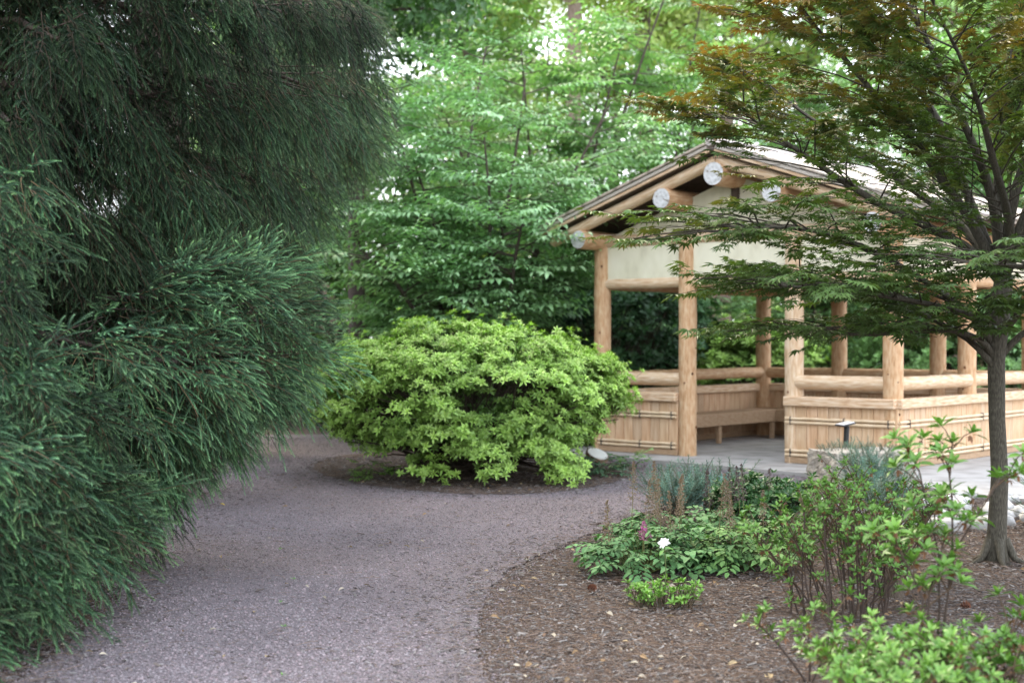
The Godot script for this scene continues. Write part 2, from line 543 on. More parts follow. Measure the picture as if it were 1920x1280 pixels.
# a shrub of whorls: stems from the base, whorls on clumps over an uneven dome
func clump_shrub(called: String, label: String, at: Vector3, radius: Vector3, clumps: int, per: int, mesh: Mesh, mat: Material, cols: Array, sd: int, size := 1.0, group := "", floor_y := 0.12, skirt := 0) -> Node3D:
	rng.seed = sd
	var t := thing(called, label, "shrub", at, 0.0, group)
	var wood := Bag.new()
	var xf: Array[Transform3D] = []
	var cl := PackedColorArray()
	var cy := radius.y * 0.48
	for k in clumps + skirt:
		var o := ball()
		if o.y < -0.55:
			o.y = -o.y * 0.5
			o = o.normalized()
		var dep := R(0.78, 1.02) if rng.randf() < 0.85 else R(0.4, 0.7)
		var ce := Vector3(0, cy, 0) + o * Vector3(radius.x, radius.y * 0.54, radius.z) * dep
		ce.y = maxf(ce.y, floor_y + R(0, 0.15))
		if o.y < 0.0:
			ce.x *= 1.0 + o.y * 0.35
			ce.z *= 1.0 + o.y * 0.35
		if k >= clumps:  # low branches on the side away from the stems' lean
			o = Vector3(R(-0.35, 0.75), -0.3, R(0.5, 0.95)).normalized()
			ce = Vector3(R(-0.28, 0.62) * radius.x, R(0.06, 0.75), 0)
			ce.z = radius.z * R(0.5, 0.95) * sqrt(maxf(1.0 - pow(ce.x / radius.x, 2.0), 0.05))
		var base := Vector3(R(-0.22, 0.22), 0, R(-0.2, 0.2)) * radius
		wood.tube(bent(base, ce - Vector3(0, 0.06, 0), -0.12, 5, 0.04), taper(6, 0.016, 0.005), 4, Color(0.07, 0.052, 0.042), false)
		var rx := R(0.2, 0.34) * size
		var bright := R(0.85, 1.12)
		for q in per:
			var e := ball()
			e.y = absf(e.y) if rng.randf() < 0.85 else e.y
			var p := ce + e * Vector3(rx, rx * 0.55, rx) * pow(rng.randf(), 0.35)
			var d := (Vector3(0, 0.75, 0) + o * 0.7 + e * 0.5 + ball() * 0.25).normalized()
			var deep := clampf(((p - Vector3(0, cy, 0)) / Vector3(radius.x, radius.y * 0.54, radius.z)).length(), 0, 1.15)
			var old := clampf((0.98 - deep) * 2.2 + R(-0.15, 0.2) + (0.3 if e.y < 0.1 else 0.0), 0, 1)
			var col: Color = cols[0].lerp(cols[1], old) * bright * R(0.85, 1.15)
			if rng.randf() < 0.08:
				p += (d + Vector3(0, 0.5, 0)) * R(0.04, 0.16) * size
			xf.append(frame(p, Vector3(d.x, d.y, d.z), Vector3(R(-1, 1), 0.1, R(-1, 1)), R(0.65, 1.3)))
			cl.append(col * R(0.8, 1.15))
	obj("stem", wood.mesh(), M.twig, t)
	many("foliage", mesh, mat, xf, cl, t)
	return t

func broad_tree(called: String, label: String, at: Vector3, stems: Array, mesh: Mesh, mat: Material, cols: Array, per: int, sd: int, bark: Material, spread := 0.9, r0 := 0.06, group := "", flatness := 0.35, sc := 1.0) -> void:
	# stems: arrays of points relative to the base; foliage in layers along their upper part
	rng.seed = sd
	var t := thing(called, label, "tree", at, 0.0, group)
	var wood := Bag.new()
	var xf: Array[Transform3D] = []
	var cl := PackedColorArray()
	for s in stems:
		var line := PackedVector3Array()
		for p in s:
			line.append(p)
		wood.tube(line, taper(line.size(), r0, r0 * 0.25), 8, Color.WHITE, false)
		for k in range(1, line.size()):
			for q in per:
				var f := rng.randf()
				var p0 := line[k - 1].lerp(line[k], f)
				if k == 1 and f < 0.5:
					continue
				var a := R(0, TAU)
				var d := Vector3(cos(a), R(-0.05, 0.4) * flatness * 2.0, sin(a)).normalized()
				var ln := R(0.5, 1.1) * spread
				var tip := p0 + d * ln
				wood.tube(bent(p0, tip, -0.05 * ln, 3, 0.02), taper(4, r0 * 0.22, 0.004), 4, Color.WHITE, false)
				var bright := R(0.8, 1.2)
				var n := int(5 + ln * 6)
				for j in n:
					var g := 0.25 + 0.75 * (j + 0.5) / n
					var p := p0.lerp(tip, g) + Vector3(0, 0.05 * ln * 4 * g * (1 - g), 0)
					var sa := R(-1.3, 1.3)
					var dd := d.rotated(Vector3.UP, sa) + Vector3(0, R(-0.25, 0.15), 0)
					xf.append(frame(p, dd, (Vector3.UP + ball() * 0.25), sc * R(0.75, 1.2)))
					cl.append(cols[0].lerp(cols[1], rng.randf()) * bright * R(0.85, 1.15))
	obj("trunk", wood.mesh(), bark, t)
	many("foliage", mesh, mat, xf, cl, t)

func tall_tree(label: String, at: Vector3, height: float, r: float, crown_from: float, crown_r: float, clouds: int, mesh: Mesh, cols: Array, sd: int, lean := 0.0) -> void:
	rng.seed = sd
	var t := thing("tall_tree", label, "tree", at, 0.0, "trees behind the pavilion")
	var wood := Bag.new()
	var top := Vector3(lean, height, R(-0.5, 0.5))
	wood.tube(PackedVector3Array([Vector3(0, -0.1, 0), Vector3(lean * 0.02, 0.6, 0), Vector3(lean * 0.35, height * 0.4, 0.1), Vector3(lean * 0.7, height * 0.75, 0), top]), PackedFloat32Array([r * 1.35, r, r * 0.85, r * 0.5, 0.04]), 12, Color.WHITE)
	var xf: Array[Transform3D] = []
	var cl := PackedColorArray()
	var k := 0
	while k < clouds:
		var h := lerpf(crown_from, height, pow(rng.randf(), 0.85))
		var f := (h - crown_from) / (height - crown_from)
		var rad := crown_r * (0.55 + 0.9 * f) * (1.0 - pow(f, 3.0)) * R(0.55, 1.1)
		var a := R(0, TAU)
		var p0 := Vector3(lean * f, h - rad * 0.25, 0)
		var p := Vector3(lean * f + cos(a) * rad, h, sin(a) * rad)
		wood.tube(bent(p0, p, -0.1 * rad, 3, 0.05), taper(4, 0.05, 0.012), 4, Color.WHITE, false)
		var bright := R(0.75, 1.25)
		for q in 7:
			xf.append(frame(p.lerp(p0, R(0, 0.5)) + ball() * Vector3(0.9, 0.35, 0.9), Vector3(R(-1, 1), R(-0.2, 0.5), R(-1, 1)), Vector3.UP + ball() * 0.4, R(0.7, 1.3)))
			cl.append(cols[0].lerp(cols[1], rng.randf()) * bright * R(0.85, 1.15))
			k += 1
	obj("trunk", wood.mesh(), M.bark if "dark trunk" in label else M.far_bark, t)
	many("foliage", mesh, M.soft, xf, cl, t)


# ------------------------------------------------------------------ the scene
func _ready() -> void:
	# camera, sky, sun, exposure
	var cam := Camera3D.new()
	cam.name = "camera"
	cam.position = Vector3(0, 1.55, 0)
	cam.rotation_degrees.x = -0.09
	cam.fov = 27.0
	cam.near = 0.05
	cam.far = 600.0
	var at := CameraAttributesPhysical.new()
	at.frustum_focal_length = 50.0
	at.exposure_aperture = 2.0
	at.frustum_focus_distance = 9.6
	cam.attributes = at
	add_child(cam)
	cam.current = true
	cam.fov = 27.0
	var sky_mat := ProceduralSkyMaterial.new()
	sky_mat.sky_top_color = Color(0.86, 0.90, 0.96)
	sky_mat.sky_horizon_color = Color(0.96, 0.97, 0.98)
	sky_mat.sky_curve = 0.2
	sky_mat.ground_bottom_color = Color(0.2, 0.2, 0.18)
	sky_mat.ground_horizon_color = Color(0.4, 0.42, 0.4)
	sky_mat.sky_energy_multiplier = 1.0
	var sky := Sky.new()
	sky.sky_material = sky_mat
	var env := Environment.new()
	env.background_mode = Environment.BG_SKY
	env.sky = sky
	env.tonemap_mode = Environment.TONE_MAPPER_LINEAR
	env.tonemap_exposure = 5.1
	env.sdfgi_enabled = true
	env.ssao_enabled = true
	env.ssil_enabled = true
	var we := WorldEnvironment.new()
	we.name = "environment"
	we.environment = env
	add_child(we)
	var sun := DirectionalLight3D.new()
	sun.name = "sun"
	sun.light_energy = 0.5
	sun.light_angular_distance = 30.0
	sun.light_color = Color(1.0, 0.94, 0.84)
	sun.shadow_enabled = true
	sun.rotation_degrees = Vector3(-50, 205, 0)
	add_child(sun)

	make_materials()
	ground()
	pavilion()
	background()
	conifers()
	near_plants()
	maple()
	small_things()
	litter()

func sheet(poly: PackedVector2Array, y: float, col := Color.WHITE) -> ArrayMesh:
	var b := Bag.new()
	var ids := Geometry2D.triangulate_polygon(poly)
	for k in range(0, ids.size(), 3):
		var p := []
		for j in 3:
			p.append(Vector3(poly[ids[k + j]].x, y, poly[ids[k + j]].y))
		b.tri_n(p[0], p[1], p[2], Vector3.UP, Vector3.UP, Vector3.UP, col)
	return b.mesh()

func smooth(pts: Array, rough := 0.03) -> PackedVector2Array:
	var out := PackedVector2Array()
	for k in pts.size():
		var a: Vector2 = pts[(k - 1 + pts.size()) % pts.size()]
		var b: Vector2 = pts[k]
		var c: Vector2 = pts[(k + 1) % pts.size()]
		var d: Vector2 = pts[(k + 2) % pts.size()]
		for j in 8:
			out.append(b.cubic_interpolate(c, a, d, j / 8.0) + Vector2(R(-rough, rough), R(-rough, rough)))
	return out

func ground() -> void:
	rng.seed = 4
	path_poly = smooth([Vector2(-0.02, -3.0), Vector2(-0.07, -5.87), Vector2(-0.17, -6.96), Vector2(-0.2, -7.74), Vector2(-0.16, -8.72), Vector2(0.0, -9.64), Vector2(0.31, -10.49), Vector2(0.69, -11.51), Vector2(1.07, -12.38), Vector2(1.45, -13.38), Vector2(2.1, -14.3), Vector2(3.2, -15.2), Vector2(3.6, -16.6), Vector2(2.2, -18.4), Vector2(1.0, -20.6), Vector2(0.0, -22.2), Vector2(-2.0, -23.2), Vector2(-4.4, -22.8), Vector2(-4.1, -20.5), Vector2(-3.6, -18.0), Vector2(-3.3, -15.0), Vector2(-3.0, -12.0), Vector2(-2.65, -10.0), Vector2(-2.35, -8.3), Vector2(-2.25, -6.7), Vector2(-2.3, -5.0), Vector2(-2.4, -3.0)])
	island_poly = smooth([Vector2(1.43, -16.6), Vector2(1.15, -15.5), Vector2(0.66, -14.66), Vector2(0.2, -14.28), Vector2(-0.32, -14.18), Vector2(-0.87, -14.45), Vector2(-1.46, -14.98), Vector2(-1.92, -15.7), Vector2(-2.3, -16.7), Vector2(-2.45, -17.8), Vector2(-2.2, -19.0), Vector2(-1.3, -20.0), Vector2(0.0, -20.1), Vector2(0.9, -19.0), Vector2(1.3, -17.8)])
	var big := PackedVector2Array([Vector2(-160, 60), Vector2(160, 60), Vector2(160, -300), Vector2(-160, -300)])
	struct("ground", sheet(big, -0.012), M.soil)
	struct("path", sheet(path_poly, 0.0), M.gravel_bed)
	struct("mulch_bed", sheet(island_poly, 0.006), M.soil)

func pl(a: Vector2, poly: PackedVector2Array) -> bool:
	return Geometry2D.is_point_in_polygon(a, poly)

# ------------------------------------------------------------------ pavilion
var house: Node3D

func log_mesh(length: float, r: float, round_ends := false, r1 := -1.0) -> ArrayMesh:
	# along y from 0, a little uneven
	var b := Bag.new()
	var p := PackedVector3Array()
	var q := PackedFloat32Array()
	if r1 < 0.0:
		r1 = r
	var n := 9
	if round_ends:
		for k in 4:
			var a := k / 4.0 * PI / 2.0
			p.append(Vector3(0, r * 0.6 * (1.0 - cos(a)), 0)); q.append(maxf(r * sin(a), 0.002))
	for k in n:
		var t := float(k) / (n - 1)
		var e := r * 0.6 if round_ends else 0.0
		var wob := 0.003 if k > 0 and k < n - 1 else 0.0
		p.append(Vector3(R(-wob, wob), lerpf(e, length - e, t), R(-wob, wob)))
		q.append(lerpf(r, r1, t) * R(0.975, 1.025))
	if round_ends:
		for k in 4:
			var a := (k + 1) / 4.0 * PI / 2.0
			p.append(Vector3(0, length - r * 0.6 * (1.0 - sin(a)), 0)); q.append(maxf(r1 * cos(a), 0.002))
	else:
		# worn edge
		p.insert(0, Vector3(0, -0.008, 0)); q.insert(0, r * 0.93)
		p.append(Vector3(0, length + 0.008, 0)); q.append(r1 * 0.93)
	b.tube(p, q, 20, Color.WHITE)
	return b.mesh()

func log_at(called: String, a: Vector3, b: Vector3, r: float, mat: Material, rounded := false, cut := false) -> MeshInstance3D:
	var o := obj(called, log_mesh((b - a).length(), r, rounded), mat, house)
	var y := (b - a).normalized()
	var x := y.cross(Vector3(0.31, 0.13, 0.9) if absf(y.z) < 0.8 else Vector3(1, 0.2, 0)).normalized()
	o.transform = Transform3D(Basis(x, y, x.cross(y)), a)
	if cut:
		var d := Bag.new()
		var ring := 22
		for k in ring:
			for j in 4:
				var r0 := r * 0.945 * j / 4.0
				var r2 := r * 0.945 * (j + 1) / 4.0
				var u0 := TAU * k / ring
				var u1 := TAU * (k + 1) / ring
				var col: Color = Color(1, 1, 1) * [0.86, 1.0, 0.93, 1.0][j]
				if (k == 3 and j > 0) or (k == 14 and j == 2):
					col = Color(0.45, 0.4, 0.36)
				d.quad(Vector3(cos(u0) * r0, 0, sin(u0) * r0), Vector3(cos(u0) * r2, 0, sin(u0) * r2), Vector3(cos(u1) * r2, 0, sin(u1) * r2), Vector3(cos(u1) * r0, 0, sin(u1) * r0), Vector3(0, -1, 0), col)
		obj("cut_end", d.mesh(), M.cut, o, Vector3(0, -0.0125, 0))
	return o

func box_at(called: String, a: Vector3, b: Vector3, h: float, w: float, mat: Material, bev := 0.008) -> MeshInstance3D:
	# a beam of height h and thickness w whose centre line runs from a to b
	var ln := (b - a).length()
	var g := Bag.new()
	g.box(Vector3(0, -h / 2, -w / 2), Vector3(ln, h / 2, w / 2), Color.WHITE, bev)
	var o := obj(called, g.mesh(), mat, house)
	var x := (b - a).normalized()
	var z := x.cross(Vector3.UP).normalized()
	o.transform = Transform3D(Basis(x, z.cross(x), z), a)
	return o

# one low wall of planks from a to b (floor points on the post line), outward side out
func low_wall(a: Vector3, b: Vector3, out: Vector3, bamboo: bool) -> void:
	var d := (b - a).normalized()
	var ln := (b - a).length()
	var n := int(round(ln / 0.145))
	var w := ln / n
	var variants := []
	for k in 3:
		var g := Bag.new()
		g.box(Vector3(-w / 2 + 0.003, 0.075, -0.014), Vector3(w / 2 - 0.003, 0.70, 0.014), Color.WHITE, 0.004)
		variants.append(g.mesh())
	var turn := Basis(d, Vector3.UP, d.cross(Vector3.UP))
	for k in n:
		var p := a + d * (k + 0.5) * w + out * (0.085 + R(-0.003, 0.003))
		var o := obj("plank", variants[k % 3], M.plank[rng.randi() % 4], house)
		o.transform = Transform3D(turn, p)
	box_at("cap_rail", a + out * 0.075 + Vector3(0, 0.755, 0), b + out * 0.075 + Vector3(0, 0.755, 0), 0.115, 0.17, M.beam, 0.012)
	box_at("sill_board", a + out * 0.09 + Vector3(0, 0.04, 0), b + out * 0.09 + Vector3(0, 0.04, 0), 0.075, 0.05, M.bench, 0.006)
	if bamboo:
		for y in [0.545, 0.495, 0.155, 0.105]:
			var i := out * 0.118 + Vector3(0, y + R(-0.004, 0.004), 0)
			var bb := log_at("bamboo_pole", a + i + d * 0.02, b + i + d * -0.02, 0.018, M.bamboo)
		for f in [0.06, 0.55, 0.94]:
			for y in [0.52, 0.13]:
				var g := Bag.new()
				g.box(Vector3(-0.008, -0.048, -0.022), Vector3(0.008, 0.048, 0.022), Color(0.05, 0.042, 0.036), 0.005)
				var o := obj("cord_tie", g.mesh(), M.dark, house)
				o.transform = Transform3D(turn, a + d * ln * f + out * 0.118 + Vector3(0, y, 0))

func panel(a: Vector3, b: Vector3, y0: float, y1: float) -> void:
	var ln := (b - a).length()
	var g := Bag.new()
	g.box(Vector3(0, y0, -0.03), Vector3(ln, y1, 0.03), Color.WHITE, 0.004)
	var o := obj("plaster_panel", g.mesh(), M.plaster, house)
	var x := (b - a).normalized()
	o.transform = Transform3D(Basis(x, Vector3.UP, x.cross(Vector3.UP)), a)

func pavilion() -> void:
	rng.seed = 21
	house = thing("garden_pavilion", "open square timber pavilion of peeled logs with cream plaster panels", "pavilion", Vector3(4.197, 0.045, -19.46), -0.7195)
	# paving under and round it
	var t := house.transform
	var pad := [Vector3(-2.75, 0, 2.62), Vector3(2.3, 0, 3.3), Vector3(4.2, 0, 4.1), Vector3(7.5, 0, 4.4), Vector3(9.0, 0, -1.0), Vector3(6.5, 0, -3.4), Vector3(-2.75, 0, -2.9)]
	for p in pad:
		var q: Vector3 = t * p
		pad_poly.append(Vector2(q.x, q.z))
	var slab := Bag.new()
	for k in pad_poly.size():
		var a := pad_poly[k]
		var b := pad_poly[(k + 1) % pad_poly.size()]
		var nn := Vector3((b - a).y, 0, -(b - a).x).normalized()
		slab.quad(Vector3(a.x, 0.045, a.y), Vector3(b.x, 0.045, b.y), Vector3(b.x, -0.1, b.y), Vector3(a.x, -0.1, a.y), -nn, Color.WHITE)
	var ids := Geometry2D.triangulate_polygon(pad_poly)
	for k in range(0, ids.size(), 3):
		slab.tri_n(Vector3(pad_poly[ids[k]].x, 0.045, pad_poly[ids[k]].y), Vector3(pad_poly[ids[k + 1]].x, 0.045, pad_poly[ids[k + 1]].y), Vector3(pad_poly[ids[k + 2]].x, 0.045, pad_poly[ids[k + 2]].y), Vector3.UP, Vector3.UP, Vector3.UP, Color.WHITE)
	struct("pavement", slab.mesh(), M.concrete)
	var hx := 2.125
	var hz := 2.075
	var bx := -0.738
	var cx := 0.825
	# posts
	var posts := [Vector3(-hx, 0, hz), Vector3(bx, 0, hz), Vector3(cx, 0, hz), Vector3(hx, 0, hz), Vector3(hx, 0, 0.025), Vector3(hx, 0, -hz), Vector3(0.78, 0, -hz), Vector3(-0.8, 0, -hz), Vector3(-hx, 0, -hz), Vector3(-hx, 0, 0.025)]
	for k in posts.size():
		var p: Vector3 = posts[k]
		var post := log_at("post", p, p + Vector3(0, 2.78, 0), 0.116, M.log if k != 2 else M.log_pale)
		if k < 6:
			for q in 5:  # knots
				var kb := Bag.new()
				var kr := R(0.008, 0.017)
				kb.tube(PackedVector3Array([Vector3(0, 0, -0.01), Vector3(0, 0, 0.0), Vector3(0, 0, 0.003)]), PackedFloat32Array([kr, kr, kr * 0.6]), 10, Color(0.17, 0.085, 0.045) * R(0.6, 1.3))
				var ka := R(-0.6, 2.6)
				var ko := obj("knot", kb.mesh(), M.bark_chip, post, Vector3(sin(ka) * 0.1165, R(0.3, 2.6), cos(ka) * 0.1165), Vector3(0, ka, 0))
				ko.scale = Vector3(1, R(1.0, 1.7), 1)
	# tie logs at 2.3 m between the posts, top logs, purlins
	for s in [[-hx, bx], [bx, cx], [cx, hx]]:
		log_at("tie_beam", Vector3(s[0] + 0.09, 2.245, hz), Vector3(s[1] - 0.09, 2.245, hz), 0.072, M.log_pale)
		panel(Vector3(s[0] + 0.1, 0, hz), Vector3(s[1] - 0.1, 0, hz), 2.30, 2.76)
		log_at("tie_beam", Vector3(s[0] + 0.09, 2.245, -hz), Vector3(s[1] - 0.09, 2.245, -hz), 0.072, M.log)
		panel(Vector3(s[0] + 0.1, 0, -hz), Vector3(s[1] - 0.1, 0, -hz), 2.30, 2.76)
	for x in [-hx, hx]:
		for s in [[-hz, 0.025], [0.025, hz]]:
			log_at("tie_beam", Vector3(x, 2.245, s[0] + 0.09), Vector3(x, 2.245, s[1] - 0.09), 0.072, M.log)
			panel(Vector3(x, 0, s[0] + 0.1), Vector3(x, 0, s[1] - 0.1), 2.30, 2.72)
	for z in [-hz, hz]:
		log_at("cross_beam", Vector3(-hx - 0.02, 2.82, z), Vector3(hx + 0.02, 2.82, z), 0.085, M.log_pale)
	var over := 0.52
	for pr in [[-hx, 2.83, 0.125], [-0.78, 3.29, 0.135], [0.0, 3.545, 0.15], [0.82, 3.27, 0.135], [hx, 2.83, 0.125]]:
		log_at("purlin", Vector3(pr[0], pr[1], hz + over), Vector3(pr[0], pr[1], -hz - over), pr[2], M.log, false, true)
	# gable plaster, struts
	for z in [hz - 0.02, -hz + 0.02]:
		var g := Bag.new()
		var tri := [Vector3(-1.95, 2.89, 0), Vector3(1.95, 2.89, 0), Vector3(0, 3.56, 0)]
		for e in [0.03, -0.03]:
			g.tri_n(tri[0] + Vector3(0, 0, e), tri[1] + Vector3(0, 0, e), tri[2] + Vector3(0, 0, e), Vector3(0, 0, signf(e)), Vector3(0, 0, signf(e)), Vector3(0, 0, signf(e)), Color(0.92, 0.92, 0.92))
		for k in 3:
			var a: Vector3 = tri[k]
			var b: Vector3 = tri[(k + 1) % 3]
			var o := (b - a).cross(Vector3(0, 0, 1)).normalized()
			g.quad(a + Vector3(0, 0, 0.03), b + Vector3(0, 0, 0.03), b - Vector3(0, 0, 0.03), a - Vector3(0, 0, 0.03), o, Color.WHITE)
		obj("gable_panel", g.mesh(), M.plaster, house, Vector3(0, 0, z))
		log_at("strut", Vector3(0.0, 3.26, z + 0.05 * signf(z)), Vector3(0.0, 3.42, z + 0.05 * signf(z)), 0.055, M.dark_wood)
	# roof: two slopes, rake poles, boards, shingles
	var slope := 0.335
	var ridge_y := 3.545 + 0.13
	var eave := hx + 0.54
	for s in [-1.0, 1.0]:
		var top := Vector3(0.0, ridge_y, 0)
		var low := Vector3(s * eave, ridge_y - eave * slope, 0)
		var run := (low - top)
		var nn := Vector3(s * slope, 1, 0).normalized()
		for z in [hz + 0.42, -hz - 0.42]:
			log_at("rake_pole", low + Vector3(0, 0.04, z) - run.normalized() * 0.02, top + Vector3(s * 0.02, 0.04, z), 0.075, M.log_pale)
		var depth := hz + over + 0.03
		var bd := Bag.new()
		var ln := run.length()
		bd.box(Vector3(0, 0, -depth), Vector3(ln + 0.05, 0.05, depth), Color.WHITE, 0.006)
		var o := obj("roof_deck", bd.mesh(), M.dark_wood, house)  # deep shadow under the roof put into the deck colour
		var xx := run.normalized()
		o.transform = Transform3D(Basis(xx, nn * 1.0, xx.cross(nn)), top + nn * 0.125)
		for z in [depth + 0.016, -depth - 0.016]:
			var rb := Bag.new()
			rb.box(Vector3(-0.01, 0.008, -0.014), Vector3(ln + 0.04, 0.046, 0.014), Color.WHITE, 0.005)
			var ro := obj("rake_board", rb.mesh(), M.beam, house)
			ro.transform = Transform3D(Basis(xx, nn, xx.cross(nn)), top + nn * 0.125 + Vector3(0, 0, z))
		var bf := Bag.new()
		bf.box(Vector3(0, 0, -depth - 0.05), Vector3(ln + 0.1, 0.045, depth + 0.05), Color.WHITE, 0.006)
		var o2 := obj("roof_board", bf.mesh(), M.shingle[0], house)
		o2.transform = Transform3D(Basis(xx, nn, xx.cross(nn)), top + nn * 0.178)
		var courses := 10
		var cols := 22
		if s > 0:
			var var_m := []
			for v in 3:
				var g := Bag.new()
				var w := 2.0 * (depth + 0.08) / cols
				g.box(Vector3(-0.05, 0, -w / 2 + 0.004), Vector3(ln / courses + 0.06 + 0.02 * v, 0.024, w / 2 - 0.004), Color.WHITE, 0.005)
				var_m.append(g.mesh())
			for i in courses:
				for j in cols:
					var sh := obj("shingle", var_m[rng.randi() % 3], M.shingle[rng.randi() % 3], house)
					var w := 2.0 * (depth + 0.08) / cols
					var tilt := Basis(xx, nn, xx.cross(nn)) * Basis(Vector3(0, 0, 1), -0.03)
					sh.transform = Transform3D(tilt, top + nn * (0.236 + R(0, 0.006)) + xx * (i * ln / courses + 0.05 + R(-0.012, 0.012)) + xx.cross(nn) * (-depth - 0.08 + (j + 0.5) * w))
		else:
			var g := Bag.new()
			for i in courses:
				for j in 22:
					var w := 2.0 * (depth + 0.08) / 22
					var z0 := -depth - 0.08 + j * w
					g.box(Vector3(i * ln / courses, 0.002 * (j % 3), z0 + 0.004), Vector3((i + 1) * ln / courses + 0.07, 0.03 + 0.002 * (j % 3), z0 + w - 0.004), Color.WHITE, 0.005)
			var o3 := obj("shingles", g.mesh(), M.shingle[1], house)
			o3.set_meta("kind", "stuff")
			o3.transform = Transform3D(Basis(xx, nn, xx.cross(nn)), top + nn * 0.228)
	log_at("ridge_cap", Vector3(0, ridge_y + 0.26, hz + over + 0.1), Vector3(0, ridge_y + 0.26, -hz - over - 0.1), 0.06, M.shingle[2])
	# low walls with caps and bamboo, hand rails
	low_wall(Vector3(-hx, 0, hz), Vector3(bx - 0.09, 0, hz), Vector3(0, 0, 1), true)
	low_wall(Vector3(cx - 0.07, 0, hz), Vector3(hx + 0.09, 0, hz), Vector3(0, 0, 1), true)
	low_wall(Vector3(hx, 0, hz + 0.09), Vector3(hx, 0, -hz), Vector3(1, 0, 0), true)
	low_wall(Vector3(-hx, 0, -hz), Vector3(-hx, 0, hz), Vector3(-1, 0, 0), false)
	low_wall(Vector3(hx, 0, -hz), Vector3(-hx, 0, -hz), Vector3(0, 0, -1), false)
	var ry := 0.985
	log_at("hand_rail", Vector3(-hx + 0.05, ry, hz), Vector3(bx - 0.05, ry, hz), 0.085, M.log_pale, true)
	log_at("hand_rail", Vector3(cx + 0.03, ry, hz + 0.03), Vector3(hx - 0.05, ry, hz), 0.085, M.log_pale, true)
	log_at("hand_rail", Vector3(hx, ry, hz - 0.05), Vector3(hx + 0.04, ry, 0.06), 0.083, M.log_pale, true)
	log_at("hand_rail", Vector3(hx, ry, -0.03), Vector3(hx, ry, -hz + 0.06), 0.083, M.log_pale, true)
	log_at("hand_rail", Vector3(-hx, ry, hz - 0.05), Vector3(-hx, ry, 0.08), 0.083, M.log, true)
	log_at("hand_rail", Vector3(-hx, ry, -0.03), Vector3(-hx, ry, -hz + 0.06), 0.083, M.log, true)
	for s in [[-hx, -0.8], [-0.8, 0.78], [0.78, hx]]:
		log_at("hand_rail", Vector3(s[0] + 0.06, ry, -hz), Vector3(s[1] - 0.06, ry, -hz), 0.083, M.log, true)
	# bench round three sides
	for bch in [[Vector3(-hx + 0.31, 0.42, hz - 0.15), Vector3(-hx + 0.31, 0.42, -hz + 0.1), Vector3(1, 0, 0)], [Vector3(-hx + 0.56, 0.42, -hz + 0.31), Vector3(hx - 0.56, 0.42, -hz + 0.31), Vector3(0, 0, 1)], [Vector3(hx - 0.31, 0.42, -hz + 0.1), Vector3(hx - 0.31, 0.42, hz - 0.15), Vector3(-1, 0, 0)]]:
		var inn: Vector3 = bch[2]
		for k in 3:
			var off := inn * (k - 1) * 0.15
			box_at("bench_board", bch[0] + off, bch[1] + off, 0.035, 0.142, M.bench)
		box_at("bench_apron", bch[0] + inn * 0.235 + Vector3(0, -0.075, 0), bch[1] + inn * 0.235 + Vector3(0, -0.075, 0), 0.18, 0.03, M.bench)
		for f in [0.12, 0.5, 0.88]:
			var p: Vector3 = bch[0].lerp(bch[1], f) + inn * 0.19
			p.y = 0
			var g := Bag.new()
			g.box(Vector3(-0.03, 0.0, -0.03), Vector3(0.03, 0.31, 0.03), Color.WHITE, 0.004)
			obj("bench_leg", g.mesh(), M.bench, house, p)

